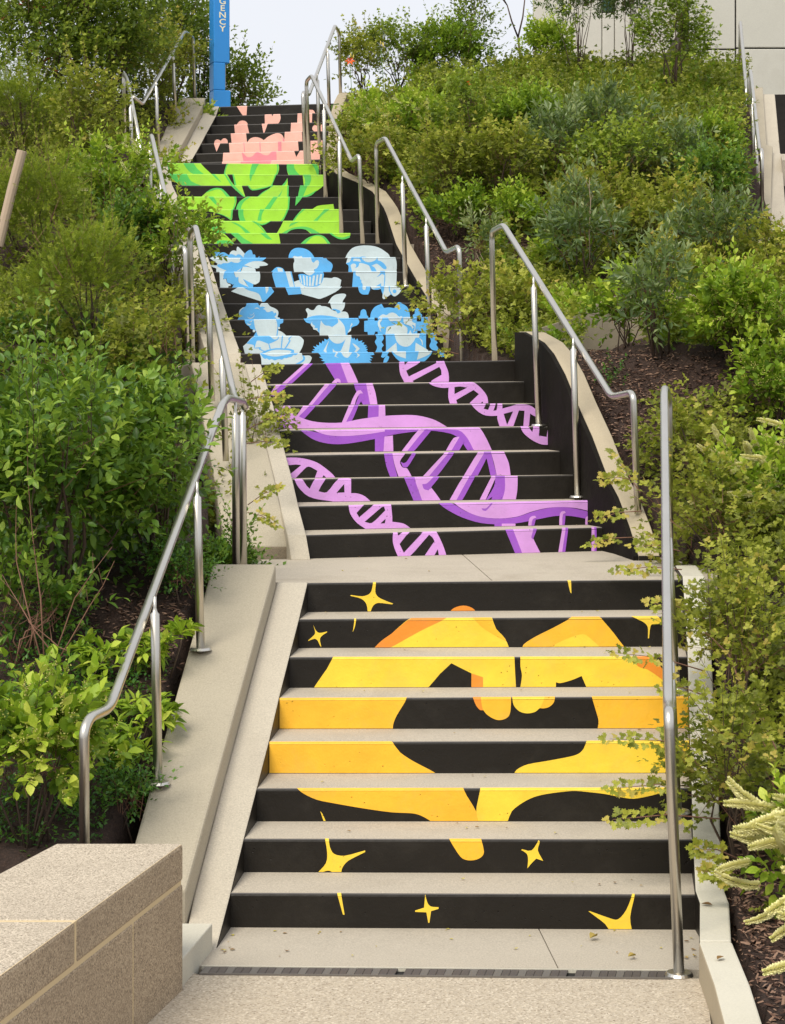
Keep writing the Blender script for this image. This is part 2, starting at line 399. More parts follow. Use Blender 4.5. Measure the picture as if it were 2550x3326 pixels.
def put(flight, k, name, colour, s, label=None):
    o, st = STEP[(flight, k)]
    TL, TR, BL, BR, ex, fw = [st[c] for c in ('TL', 'TR', 'BL', 'BR', 'ex', 'fw')]
    Lw = (Vector((TR.x, TR.y, 0)) - Vector((TL.x, TL.y, 0))).length
    key = (flight, k); LAYER[key] = LAYER.get(key, 0) + 1; off = .0011 + .00035 * LAYER[key]
    # view rays meet the riser plane
    camp = Vector((0, 0, EYE * H)); pts = []
    for (u, v) in smooth_poly(parse(s)):
        d = Vector(((u - CX) / FP, 1, -(v - HZ) / FP))
        den = d.dot(fw); t = (TL - camp).dot(fw) / den; q = camp + d * t
        x = (q - TL).dot(ex); r = x / Lw
        zt = TL.z + (TR.z - TL.z) * r; zb = BL.z + (BR.z - BL.z) * r
        hh = (TL.z - BL.z)
        pts.append((x, (q.z - zb) / (zt - zb) * hh))           # local: 0 = bottom, hh = top
    pts = clipx(clipx(pts, 0.002, True), Lw - .002, False) if pts else pts
    hh = TL.z - BL.z; bm = bmesh.new()
    for (z0, z1, y0, y1) in facets(hh):
        q = clip(clip(pts, max(z0, .002), True), z1, False) if pts else []
        if len(q) < 3: continue
        c = []
        for a in q:
            if not c or (abs(a[0] - c[-1][0]) + abs(a[1] - c[-1][1])) > 1e-5: c.append(a)
        if len(c) < 3: continue
        v3 = []
        for (x, z) in c:
            r = x / Lw; zt = TL.z + (TR.z - TL.z) * r; zb = BL.z + (BR.z - BL.z) * r
            yy = y0 + (y1 - y0) * (z - z0) / (z1 - z0)
            nz = 0 if y0 == y1 == 0 else (.7 if z0 < hh - RB * .5 else 1.0); ny = 1 if not nz else .7
            base = Vector((TL.x, TL.y, 0)) + ex * x + fw * (yy - off * ny)
            v3.append(Vector((base.x, base.y, zb + (zt - zb) * z / hh + off * nz)))
        tris = geometry.tessellate_polygon([[Vector((x, z, 0)) for x, z in c]])
        vs = [bm.verts.new(p) for p in v3]
        for t in tris:
            try:
                f = bm.faces.new([vs[i] for i in t])
            except ValueError: pass
    if not bm.faces: bm.free(); LAYER[key] -= 1; return
    for f in bm.faces:
        f.normal_update()
        if f.normal.dot(-fw) < 0: f.normal_flip()
    q = obj(name, bm, M[colour] if colour != 'k' else M['black'], o)
    if label: q['label'] = label
def circ(z, x, y, r): return z + ' ' + ' '.join('%g,%g' % (x + r * math.cos(a), y + r * math.sin(a)) for a in [i * math.pi / 6 for i in range(12)])
MURAL = '''
gold 8 painted_star yel A 1078,135 1097,135 1090,215 1110,250 1160,275 1212,295 1205,300 1110,290 1075,310 1050,370 1040,370 1030,300 995,262 920,242 922,236 1000,245 1045,232 1065,205
gold 8 painted_hand ora B 10,340 50,305 110,290 165,305 200,340
gold 8 painted_star yel B 772,105 800,115 802,212 795,205
gold 7 painted_star yel A 667,440 685,478 710,495 760,485 762,490 725,515 712,540 722,590 715,585 695,545 675,535 633,550 633,545 672,510 680,490
gold 7 painted_star yel A 948,380 962,390 950,455 936,490 945,430
gold 7 painted_hand yel A 1065,615 1130,550 1200,500 1360,385 B 270,355 320,440 375,500 410,580
gold 7 painted_hand ora A 1065,615 1130,550 1200,500 1360,385 1600,385 1400,480 1150,615
gold 7 painted_hand amb B 150,355 270,355 320,440 375,500 385,520 300,475 230,430 185,385
gold 7 painted_hand amb B 485,580 495,540 570,490 690,430 800,370 830,350 960,350 1060,450 1110,515 1165,585
gold 7 painted_hand yel B 680,580 690,545 780,500 860,475 900,480 1010,580
gold 7 painted_star yel B 1160,355 1330,350 1420,425 1385,410 1320,410 1308,430 1300,500 1293,500 1292,430 1270,400 1230,380
gold 6 painted_hand yel A 665,885 680,855 760,740 840,635 B 436,605 440,700 448,840 160,840 161,725 90,690 32,660 A 1530,775 1410,885
gold 6 painted_hand ora B 162,726 235,750 235,840 160,840
gold 6 painted_hand yel B 476,605 475,680 485,740 470,840 703,840 703,782 730,788 800,770 868,742 910,840 1510,840 1500,810 1385,695 1295,605
gold 6 painted_hand ora B 1195,615 1295,605 1385,695 1500,810 1510,840 1475,840 1385,765 1290,700 1230,680
gold 5 painted_hand amb A 420,925 1310,925 1290,970 1235,1060 1212,1120 1210,1175 430,1175
gold 5 painted_hand amb B 162,860 416,860 412,960 400,1000 370,1020 330,1025 290,1010 255,985 235,960 215,960 190,930
gold 5 painted_hand ora B 162,860 220,860 225,920 235,962 215,960 190,930
gold 5 painted_hand yel B 423,860 700,860 690,910 660,940 625,950 600,948 570,972 520,982 470,970 435,935 425,900
gold 5 painted_hand amb B 640,860 700,860 690,910 660,940 625,950 600,948 615,920
gold 5 painted_hand amb B 928,860 955,950 975,1020 975,1050 965,1110 1570,1110 1570,860
gold 4 painted_hand amb A 350,1225 1175,1225 1260,1310 1350,1370 1500,1450 1500,1475 350,1475
gold 4 painted_hand yel B 925,1140 880,1210 850,1240 800,1258 660,1285 520,1310 450,1345 425,1395 1590,1395 1590,1140
gold 3 painted_hand amb A 540,1545 600,1590 690,1632 800,1655 1000,1690 1200,1718 1340,1725 1400,1740 1470,1780 1490,1805 B 220,1700 B 190,1610 B 130,1510 B 80,1440
gold 3 painted_hand yel B 224,1440 205,1530 192,1610 212,1700 370,1700 420,1610 490,1555 560,1520 640,1500 750,1485 830,1480 920,1488 1020,1500 1120,1520 1200,1530 1290,1515 1350,1500 1400,1480 1420,1440
gold 3 painted_star yel A 715,1710 730,1730 755,1785 740,1785
gold 2 painted_star yel C 1388,280 1405,290 1412,330 1430,360 1475,368 1563,345 1563,352 1490,390 1465,420 1460,450 1440,450 1410,432 1380,438 1355,445 1395,400 1400,350
gold 2 painted_hand amb D 235,285 375,285 388,330 390,360 370,380 335,388 300,380 275,350
gold 2 painted_star yel D 625,303 630,310 622,345 645,390 615,380 595,400 577,422 580,385 575,360 550,343 555,340 595,345
gold 1 painted_star yel C 1440,520 1458,520 1475,620 1468,620
gold 1 painted_star yel D 140,535 150,570 165,585 197,588 197,595 165,605 158,655 153,655 145,610 97,608 97,602 135,590
gold 1 painted_star yel D 838,605 845,605 930,635 965,640 1000,600 1030,525 1037,535 1017,630 1028,705 945,705 910,660
purple 8 painted_helix pl E 515,60 550,60 310,275 270,275
purple 8 painted_helix pd E 550,60 582,60 350,275 310,275
purple 8 painted_helix pd E 650,60 785,60 865,275 690,275 745,215
purple 8 painted_helix pl E 785,60 850,60 905,160 955,275 865,275
purple 8 painted_helix pl E 690,275 745,212 770,205 790,220 792,245 765,232 740,275
purple 8 painted_small_helix pl Q1 85,60 90,200 110,300 160,400 195,460 930,460 935,350 920,240 880,140 850,60
purple 8 painted_gap k Q1 445,60 720,60 720,100 250,330 205,230 445,90
purple 8 painted_gap k Q1 315,405 770,165 800,220 808,300 640,400 600,460 375,460
purple 8 painted_gap k Q1 175,70 260,70 180,130
purple 7 painted_small_helix pl Q1 580,430 1340,430 1430,480 1520,570 1590,680 1608,825 960,825 925,680 930,520 840,525 740,510 650,480
purple 7 painted_gap k Q1 1030,630 1030,510 1130,500 1245,520
purple 7 painted_gap k Q1 1060,730 1355,560 1445,630 1290,780 1270,830 1090,830
purple 7 painted_gap k Q1 1450,825 1505,755 1535,825
purple 7 painted_helix pl E 265,245 315,245 215,335 190,345
purple 7 painted_helix pd E 315,245 375,245 230,360 200,345
purple 7 painted_helix pl E 670,245 710,245 530,455 500,455
purple 7 painted_helix pd E 710,245 770,245 575,455 530,455
purple 7 painted_helix pd E 900,245 1005,245 1050,450 1000,450 960,390 925,320
purple 7 painted_helix pl E 1005,245 1058,245 1085,330 1105,455 1045,455
purple 7 painted_helix pl E 865,455 890,380 930,310 960,303 980,330 950,335 920,390 905,455
purple 7 painted_helix pd E 905,455 950,340 980,335 1000,380 960,400 935,455
purple 6 painted_helix pd E 1025,425 1112,425 1110,535 1020,540
purple 6 painted_helix pl E 1112,425 1165,425 1168,530 1110,530
purple 6 painted_helix pl E 490,425 545,425 445,530 425,515
purple 6 painted_helix pd E 545,425 595,425 480,550 440,525
purple 6 painted_helix pl E 865,425 910,425 835,580 800,580
purple 6 painted_helix pd E 910,425 945,425 880,570 835,576
purple 6 painted_helix pl E 240,430 350,430 420,510 520,555 640,575 800,575 960,545 1150,520 1300,512 1430,515 1560,545 1650,590 1735,645 350,645 310,560 255,520
purple 6 painted_helix pd E 240,530 300,560 340,645 240,645
purple 6 painted_small_helix pl Q2 130,350 650,350 650,430 760,400 880,370 1000,368 1100,385 1170,430 1280,520 1305,600 1305,730 1270,730 1270,590 1200,560 1160,550 1095,510 1075,730 985,730 1005,465 915,460 820,730 610,730 570,600 568,545 450,548 350,530 250,470
purple 6 painted_gap k Q2 395,345 465,345 420,450 350,432
purple 6 painted_gap k Q2 550,345 575,345 555,455 505,465
purple 6 painted_gap k Q2 670,515 820,475 725,690
purple 5 painted_helix pd E 440,630 580,655 780,685 950,680 1120,650 1400,630 1700,625 1700,650 1500,645 1300,665 1150,695 1080,712 900,745 770,757 650,745 550,710
purple 5 painted_helix pl E 540,630 1500,625 1150,652 1050,668 900,685 780,688 680,680 600,655
purple 5 painted_helix pd F 0,470 470,470 520,520 590,635 545,635 480,545 420,510 280,490 130,495 0,530
purple 5 painted_helix pl F 0,466 590,466 640,520 695,635 590,635 530,540 470,488 200,486 0,486
purple 5 painted_helix pd E 1080,710 1160,693 1150,840 1080,840
purple 5 painted_helix pl E 1160,693 1230,683 1235,840 1150,840
purple 5 painted_helix pl F 215,488 255,488 130,640 95,640
purple 5 painted_helix pd F 255,488 300,488 170,640 130,640
purple 5 painted_helix pl F 440,540 480,530 415,640 380,640
purple 5 painted_helix pd F 480,530 510,560 460,640 415,640
purple 5 painted_small_helix pl Q2 935,715 1050,715 1130,808 1150,715 1245,715 1235,865 1360,885 1385,715 1475,715 1475,880 1518,875 1510,985 1400,1010 1280,1005 1150,950 1050,880 980,810
purple 4 painted_small_helix pl Q3 60,115 250,110 400,130 550,180 680,270 760,340 815,410 120,410
purple 4 painted_gap k Q3 105,220 250,205 330,212 180,335
purple 4 painted_gap k Q3 235,410 350,290 430,232 550,290 485,410
purple 4 painted_gap k Q3 605,405 635,350 695,410
purple 4 painted_helix pd E 1155,830 1225,830 1240,920 1275,1050 1215,1050 1175,940
purple 4 painted_helix pl E 1225,830 1340,830 1290,900 1310,950 1350,960 1400,1050 1285,1050 1245,930
purple 4 painted_helix pd F 100,690 120,700 140,690 175,640 200,640 145,725 115,725
purple 4 painted_helix pl F 390,630 415,630 270,800 230,800
purple 4 painted_helix pd F 415,630 450,630 320,800 270,800
purple 4 painted_helix pl F 600,630 640,630 540,800 495,800
purple 4 painted_helix pd F 640,630 655,660 585,800 540,800
purple 4 painted_helix pd F 635,630 680,630 720,790 680,790 655,680
purple 4 painted_helix pl F 680,630 765,630 795,700 808,790 720,790 700,700
purple 3 painted_small_helix pl Q3 235,400 335,400 400,490 445,535 525,400 665,400 600,500 565,570 680,582 840,400 1010,400 1010,595 1100,600 1200,640 1305,735 875,735 740,705 560,680 430,640 330,560 270,480
purple 3 painted_gap k Q3 810,590 915,470 920,585
purple 3 painted_helix pd F 120,785 190,785 245,955 190,955
purple 3 painted_helix pl F 190,785 330,785 265,840 300,860 370,955 245,955 200,830
purple 3 painted_helix pd F 240,835 270,830 320,785 355,785 280,875 250,865
purple 3 painted_helix pl F 505,785 545,785 450,955 405,955
purple 3 painted_helix pd F 545,785 580,785 485,955 450,955
purple 3 painted_helix pl F 685,785 715,785 640,950 600,950
purple 3 painted_helix pd F 710,785 770,785 770,870 750,945 680,945 690,915 640,950 700,850
purple 3 painted_helix pl F 770,785 852,785 850,870 838,945 750,945 770,870
purple 2 painted_small_helix pl Q3 975,750 1555,750 1570,900 1572,985 1680,1000 Q4 800,400 920,490 200,490 Q3 1200,1078 1100,1010 1030,930 990,850
purple 2 painted_gap k Q3 1085,865 1200,750 1325,750 1120,925
purple 2 painted_gap k Q3 1195,985 1300,895 1430,785 1460,780 1475,830 1295,1000
purple 2 painted_gap k Q3 1410,1008 1480,945 1470,1005
purple 2 painted_helix pd F 345,960 430,960 520,1010 650,1050 760,1055 850,1045 940,1015 1040,990 1150,982 1260,1000 1372,1030 1372,1060 1310,1060 1200,1040 1090,1040 960,1065 850,1085 750,1093 620,1085 500,1050 410,1005
purple 2 painted_helix pl F 430,950 600,950 1385,930 1385,1030 1260,995 1150,982 1040,988 940,1012 850,1043 740,1055 620,1045 520,1008
purple 2 painted_helix pd F 620,990 650,990 680,960 692,960 650,1005 630,1003
purple 2 painted_helix pl F 750,1088 838,1088 838,1125 750,1125
purple 2 painted_helix pd F 703,1088 750,1088 750,1125 703,1125
purple 2 painted_helix pl F 925,1060 940,1042 962,1038 972,1050 948,1062 938,1120 918,1120
purple 2 painted_helix pd F 948,1062 970,1053 955,1115 938,1115
purple 2 painted_helix pl F 1122,1030 1135,1010 1155,1008 1160,1020 1142,1030 1138,1110 1118,1110
purple 2 painted_helix pd F 1142,1030 1160,1024 1152,1110 1138,1110
purple 2 painted_helix pl F 1287,1052 1302,1038 1316,1046 1302,1056 1300,1100 1286,1100
purple 2 painted_helix pd F 1302,1056 1318,1050 1318,1100 1300,1100
purple 1 painted_small_helix pl Q4 613,520 1285,515 1340,620 1400,760 1450,915 1330,915 1305,785 1220,915 1080,915 1255,660 1220,600 1170,560 840,925 710,925 650,820 610,700 603,600
purple 1 painted_gap k Q4 680,525 760,525 685,575
purple 1 painted_gap k Q4 710,705 870,525 1070,525 775,840
purple 1 painted_helix pd F 770,1120 820,1120 890,1300 845,1300
purple 1 painted_helix pl F 820,1120 925,1120 960,1200 1010,1300 890,1300
purple 1 painted_helix pl F 930,1120 955,1120 945,1165 938,1170
purple 1 painted_helix pd F 955,1120 978,1120 950,1190 940,1175
purple 1 painted_helix pl F 1140,1110 1162,1110 1135,1290 1110,1290
purple 1 painted_helix pd F 1162,1110 1178,1110 1155,1290 1135,1290
purple 1 painted_helix pl F 1327,1105 1345,1105 1345,1280 1325,1280
purple 1 painted_helix pd F 1345,1105 1358,1105 1358,1280 1345,1280
blue 8 painted_bust bl H1 550,345 570,290 600,260 650,243 700,255 718,262 720,200 735,155 760,160 800,195 850,250 915,325 900,370 880,420 860,400 700,380
blue 8 painted_bust bm H1 185,430 185,330 200,290 240,272 300,278 340,300 390,288 440,295 490,325 530,350 580,330 640,340 705,375 740,340 780,335 830,360 870,400 870,430
blue 8 painted_bust bm H1 880,430 895,360 930,305 990,250 1050,228 1080,250 1100,320 1105,345 1140,335 1165,360 1168,430
blue 8 painted_bust bl H1 100,430 150,390 240,375 330,378 400,395 460,400 480,380 520,400 540,430
blue 8 painted_bust bm H1 1235,420 1250,380 1262,380 1255,420
blue 7 painted_bust bl H1 90,395 840,395 860,470 870,600 560,640 400,690 480,720 430,770 240,770 238,670 130,630 100,590 250,600 270,560 90,430
blue 7 painted_bust bm H1 825,395 1450,395 1390,450 1310,497 1150,495 1040,525 900,595 1010,635 1160,672 1140,690 870,630 830,700 815,770 400,770 480,720 400,690 290,640 250,600 300,570 350,575 400,548 450,545 520,545 590,510 650,530 740,540 790,520 850,465 790,490
blue 7 painted_bust bl H1 900,595 1000,540 1100,505 1200,497 1320,505 1400,530 1470,575 1440,600 1340,612 1265,618 1262,655 1200,672 1140,665 1020,630
blue 7 painted_bust bl H1 870,630 1000,640 1150,672 1180,770 815,770
blue 7 painted_bust bl H1 720,735 780,700 830,660 800,710 750,738
blue 6 painted_bust bl H1 315,740 460,740 410,850 405,930 470,920 490,1000 520,1030 575,1040 580,1085 530,1090 520,1130 330,1130
blue 6 painted_bust bm H1 440,740 655,740 665,800 690,860 720,885 765,870 765,980 830,1030 920,1075 1010,1130 610,1130 660,1040 630,1055 560,1020 500,1000 480,910 430,930 405,900 410,830
blue 6 painted_bust bl H1 655,740 1262,740 1280,830 1265,980 1210,1030 1150,1052 1080,1030 870,920 930,1010 1020,1130 950,1090 830,1040 770,990 765,870 720,885 690,860
blue 6 painted_bust bm H1 870,920 1000,985 1115,1045 1110,1130 1020,1130 940,1010
blue 5 painted_bust bl H1 590,1215 800,1095 830,1095 1000,1190 1240,1270 1330,1460 1260,1440 800,1290
blue 5 painted_bust bm H1 830,1095 1500,1095 1610,1225 1500,1340 1380,1460 1330,1460 1240,1270 1000,1190
blue 5 painted_bust bl H1 1398,1095 1482,1095 1470,1190 1420,1275
blue 8 painted_bust bm H2 450,400 465,310 520,220 600,175 700,168 800,185 880,220 960,290 1028,400
blue 8 painted_bust bl H2 525,400 575,345 650,360 740,345 765,400
blue 7 painted_bust bl H2 562,370 950,370 960,450 1000,495 1040,450 1070,425 1105,440 1118,500 1090,600 1040,635 1010,640 1010,715 580,715 560,600 560,510 580,460
blue 7 painted_bust bm H2 942,370 1185,370 1220,400 1280,400 1300,435 1380,490 1415,550 1400,630 1345,715 1010,715 1020,640 1070,610 1110,540 1118,480 1090,430 1040,450 1000,495 960,460
blue 7 painted_book bm H2 60,710 190,590 330,620 375,715
blue 7 painted_book bl H2 205,600 320,620 335,715 230,715
blue 6 painted_book bm H2 135,680 515,680 600,1045 180,1045 95,745
blue 6 painted_book bl H2 382,680 485,680 582,1045 482,1045
blue 6 painted_bust bl H2 570,910 690,870 1220,820 1390,830 1450,808 1530,825 1605,870 1570,1045 595,1045
blue 6 painted_bust bm H2 665,760 700,740 790,740 900,770 1020,690 1200,680 1225,760 1180,920 1100,1000 1000,1015 850,1010 780,990 740,950 700,910
blue 6 painted_bust bl H2 740,680 1050,680 910,772
blue 6 painted_collar bl H2 695,772 715,765 752,940 727,940
blue 6 painted_collar bl H2 765,770 795,770 820,985 785,990
blue 6 painted_collar bl H2 835,785 870,785 875,1000 842,995
blue 6 painted_collar bl H2 905,800 940,800 940,1005 897,1000
blue 6 painted_collar bl H2 985,775 1030,775 1000,1000 952,1005
blue 6 painted_collar bl H2 1065,755 1105,755 1080,990 1037,990
blue 6 painted_collar bl H2 1140,740 1190,740 1155,960 1107,960
blue 5 painted_book bm H2 375,1015 715,1015 755,1160 720,1175 450,1195
blue 5 painted_bust bl H2 705,1015 1625,1015 1480,1130 1150,1280 1000,1250 740,1180
blue 8 painted_bust bl H3 155,425 220,300 310,200 420,150 560,128 700,128 850,145 1000,200 1130,290 1190,340 1230,425
blue 8 painted_bust bm H3 480,425 540,390 640,398 670,425
blue 7 painted_bust bl H3 222,395 1338,395 1370,500 1380,600 1370,760 230,760 235,610 175,555
blue 7 painted_bust bm H3 310,395 530,395 560,450 620,500 700,525 800,510 890,460 915,395 930,480 1000,500 1080,560 1140,650 1120,695 1060,680 980,610 900,560 780,605 860,660 910,760 790,760 730,620 700,590 530,540 490,545 480,590 450,640 385,660 415,620 400,570 340,555 285,590 290,640 325,760 230,760 235,610 175,555 200,540 270,510
blue 7 painted_bust bl H3 360,440 500,445 530,515 430,500 340,495
blue 6 painted_bust bl H3 350,735 1380,735 1365,1120 320,1120
blue 6 painted_bust bm H3 350,735 410,735 400,800 430,845 500,870 510,930 540,950 540,1000 565,1040 570,1120 320,1120
blue 6 painted_bust bm H3 1100,735 1105,900 1085,1120 1068,1120 1085,830 1030,800 960,850 900,880 980,800 990,735
blue 6 painted_bust bm H3 880,1095 1010,1020 1000,1105
blue 5 painted_bust bm H3 455,1090 745,1090 750,1160 700,1290 560,1285 490,1220
blue 5 painted_bust bl H3 565,1090 650,1090 640,1170 600,1187 570,1160
blue 5 painted_bust bl H3 745,1090 1080,1090 980,1165 880,1178 800,1165
blue 5 painted_bust bm H3 780,1160 980,1130 980,1165 880,1178
blue 5 painted_bust bm H3 975,1090 1080,1090 1080,1180 1045,1290
blue 5 painted_bust bl H3 1080,1090 1200,1090 1200,1200 1240,1285 1140,1360 1075,1405 1040,1370 1045,1290 1080,1180
blue 5 painted_bust bl H3 1205,1090 1500,1090 1490,1180 1440,1260 1380,1310 1330,1335 1270,1310 1220,1220
blue 5 painted_bust bm H3 1188,1090 1212,1090 1225,1210 1290,1320 1240,1285 1195,1200
blue 4 painted_bust bm H4 70,455 110,370 105,290 150,210 240,170 270,90 500,90 530,150 560,120 600,90 690,90 760,160 840,200 910,240 935,300 915,390 960,400 975,455
blue 4 painted_bust bl H4 540,150 590,90 690,90 760,160 850,200 920,250 930,320 905,390 960,410 970,455 900,430 850,380 890,340 880,290 850,300 840,320 830,280 790,260 740,280 690,280 650,230 600,220 660,190 600,165 550,180
blue 4 painted_bust bl H4 105,310 120,240 180,190 230,175 150,240 110,320
blue 4 painted_curl bl H4 320,310 350,340 390,330 425,285 420,310 385,345 345,350
blue 4 painted_curl bl H4 275,375 330,405 390,390 430,330 435,320 425,370 380,415 320,420
blue 4 painted_curl bl H4 425,215 470,185 510,195 550,235 500,210
blue 3 painted_bust bm H4 220,430 1035,430 1030,500 990,525 965,530 960,590 920,600 930,680 910,805 400,805 470,690 430,660 350,630 320,580 280,560 240,510
blue 3 painted_bust bl H4 412,430 878,430 905,520 910,620 885,805 515,805 470,690 440,600
blue 3 painted_bust bl H4 930,665 990,690 1060,740 1120,805 912,805
blue 3 painted_curl bl H4 275,515 320,535 370,520 340,560 290,550
blue 3 painted_curl bl H4 310,490 350,480 390,450 375,485 340,497
blue 2 painted_bust bl H4 440,785 1360,785 1450,850 1465,890 1440,1000 1355,1170 235,1170 190,1000 260,940
blue 2 painted_bust bm H4 450,785 740,785 830,850 900,850 945,785 930,850 830,910 740,945 700,940 540,880 480,885 460,940 435,1030 560,1020 570,1040 545,1050 640,1095 700,1075 880,1040 1060,1045 1150,1048 1260,1080 1265,1170 1160,1170 1210,1100 1130,1080 900,1070 740,1100 590,1170 520,1170 620,1110 530,1070 530,1045 430,1045 410,970 260,940
blue 2 painted_fold bm H4 720,945 740,945 775,1060 750,1060
blue 2 painted_fold bm H4 1005,785 1030,785 1000,1050 980,1050
blue 2 painted_fold bm H4 1145,830 1225,785 1160,850 1190,880 1085,1050 1060,1050 1160,880 1140,855
blue 1 painted_bust bl H4 538,1145 1420,1145 1440,1195 1590,1195 1635,1240 1610,1310 1530,1390 580,1400 570,1250
blue 1 painted_bust bm H4 540,1145 620,1165 760,1205 900,1215 1050,1190 1160,1165 1250,1150 1350,1150 1300,1185 1240,1185 1220,1215 1180,1230 1150,1225 1110,1250 1060,1245 1010,1280 960,1270 920,1275 850,1295 790,1270 740,1285 690,1255 650,1265 610,1240 590,1210
blue 1 painted_bust bm H4 1430,1190 1460,1195 1495,1245 1470,1310 1400,1355 1340,1390 1260,1385 1370,1330 1440,1280 1450,1240
blue 5 painted_feather bl H5 610,300 690,170 780,110 900,88 975,95 995,130 930,240 918,300
blue 4 painted_bust bl H5 165,625 190,520 150,440 160,400 195,393 250,430 320,430 380,350 445,328 480,350 560,355 640,385 700,430 790,460 900,465 990,470 1040,520 1058,625
blue 4 painted_feather bl H5 655,265 978,265 965,360 930,430 880,475 820,460 740,430 700,420
blue 4 painted_bust bm H5 690,425 740,405 800,420 870,445 880,480 820,510 780,450 740,430
blue 4 painted_bust bm H5 130,625 250,570 400,545 560,548 720,570 910,625
blue 3 painted_bust bm H5 100,610 1240,605 1275,680 1230,750 1140,785 1110,800 1090,870 1030,910 1020,985 440,985 440,920 380,860 330,840 300,800 260,750 250,720 160,690
blue 3 painted_bust bl H5 470,650 500,700 560,755 640,765 700,785 760,750 830,690 815,610 860,640 930,720 970,800 990,985 445,985 440,900 450,770
blue 3 painted_curl bl H5 290,655 280,700 300,740 345,765 330,810 400,815 395,850 430,910 370,855 310,840 300,800 255,745 270,700
blue 3 painted_curl bl H5 1115,700 1130,740 1090,800 1100,860 1030,915 1050,870 1080,820 1085,770
blue 2 painted_ruff bm H5 275,1350 280,1300 340,1290 290,1260 350,1255 305,1190 380,1210 370,1160 430,1180 435,1105 480,1140 500,1075 540,1100 540,1035 600,1060 640,1020 680,965 1100,965 1110,1000 1150,1050 1160,1010 1200,1070 1230,1025 1260,1090 1340,1070 1320,1120 1380,1110 1360,1160 1430,1170 1390,1210 1450,1200 1410,1240 1455,1260 1420,1285 1455,1310 1440,1350
blue 2 painted_bust bl H5 615,965 1015,965 980,1050 900,1120 820,1138 740,1120 660,1050
blue 2 painted_bust bl H5 1015,965 1108,965 1090,1100 1048,1350 720,1350 715,1240 760,1290 830,1305 890,1280
blue 2 painted_fold bl H5 520,1290 620,1100 640,1075 580,1260 600,1345 570,1340
blue 2 painted_fold bl H5 1120,1125 1200,1165 1285,1245 1180,1345 1150,1345 1210,1250
blue 1 painted_ruff bm H5 405,1325 1560,1325 1590,1370 1500,1390 1565,1440 1490,1440 1540,1490 1480,1490 1550,1560 500,1560 560,1520 470,1490 520,1470 430,1420 480,1410
blue 1 painted_bust bl H5 890,1325 1125,1325 1040,1430 1010,1435 950,1410
blue 1 painted_fold bl H5 785,1325 830,1325 780,1400 850,1440 750,1405
blue 1 painted_fold bl H5 1200,1325 1230,1340 1290,1380 1210,1445 1240,1380
blue 4 painted_bust bm H6 292,370 310,250 380,150 500,95 545,170 640,160 735,175 760,120 810,75 870,90 960,145 1000,230 1020,330 1000,370
blue 4 painted_hydrant bm H6 82,370 85,315 110,310 125,220 170,193 215,215 235,305 255,320 252,370
blue 4 painted_hydrant bm H6 1070,360 1070,295 1100,275 1110,200 1150,170 1190,200 1210,270 1235,290 1230,355
blue 4 painted_bust bl H6 420,370 480,310 530,285 590,300 640,265 700,252 760,275 820,330 860,318 915,370
blue 3 painted_bust bm H6 185,405 250,400 250,345 1350,335 1350,665 255,675 245,605 185,600
blue 3 painted_gap k H6 372,345 432,345 432,400 372,400
blue 3 painted_gap k H6 385,600 430,600 430,675 360,675
blue 3 painted_gap k H6 1140,335 1220,335 1220,415 1140,415
blue 3 painted_gap k H6 1150,585 1215,585 1200,665 1150,665
blue 3 painted_bust bl H6 600,515 700,490 780,460 850,430 900,480 970,540 960,670 562,675 580,590
blue 3 painted_curl bl H6 520,350 500,400 470,440 480,480 500,520 480,560 500,610 470,580 460,540 440,500 430,440 460,380
blue 3 painted_curl bl H6 605,345 878,340 830,410 740,405 660,410
blue 3 painted_curl bl H6 890,345 1055,340 1060,420 1120,450 1115,520 1100,600 1070,620 1100,560 1100,500 1050,470 1080,530 1060,550 1040,510 980,480 910,450
blue 3 painted_curl bl H6 1020,570 1065,670 985,670
blue 2 painted_post bm H6 385,655 515,655 540,720 500,790 540,850 500,910 535,985 380,985 420,880 378,790 410,720
blue 2 painted_bust bm H6 575,650 1310,640 1310,900 1350,945 1345,985 550,990 580,940
blue 2 painted_bust bl H6 732,650 1195,640 1180,710 1120,710 1090,770 1020,850 950,875 880,865 820,830 770,770
blue 2 painted_collar bl H6 768,800 788,990 545,990
blue 2 painted_collar bl H6 1120,800 1345,935 1340,985 1105,985
blue 2 painted_curl bl H6 1180,710 1240,760 1250,830 1235,860 1230,800 1200,740
blue 2 painted_post bm H6 1350,640 1500,635 1480,740 1520,800 1490,840 1530,900 1510,950 1420,930 1370,860 1400,770
blue 1 painted_ribbon bm H6 490,1060 520,970 640,970 590,1040 530,1075
blue 1 painted_ribbon bm H6 530,1165 550,1090 600,1030 640,1060 620,1120 580,1165
blue 1 painted_bust bm H6 670,955 1430,955 1390,1030 1230,1165 890,1165 760,1080
blue 1 painted_collar bl H6 680,955 945,955 940,1090 800,1040
blue 1 painted_collar bl H6 1182,955 1425,955 1360,1020 1140,1115
blue 1 painted_ribbon bm H6 1540,955 1640,955 1640,1060 1580,1060
green 7 painted_leaf gl S 90,100 330,100 400,160 465,220 90,220
green 7 painted_vein gd S 215,100 290,100 340,165 410,220 335,215 270,180
green 7 painted_vein gd S 85,100 105,105 138,215 110,215
green 7 painted_leaf gl T 222,175 240,90 280,25 822,30 828,100 805,175
green 7 painted_vein gd T 222,175 240,90 265,28 285,28 252,90 238,175
green 7 painted_vein gd T 800,30 822,30 822,110 803,175 790,170 808,100
green 7 painted_vein gd T 540,30 620,30 580,90 550,175 505,175 520,90
green 7 painted_leaf gl T 913,35 1275,38 1275,175 935,175 915,110
green 7 painted_vein gd T 913,35 990,38 1000,100 1065,175 945,175 915,110
green 7 painted_vein gd T 1180,38 1240,38 1262,110 1268,175 1245,165 1220,100
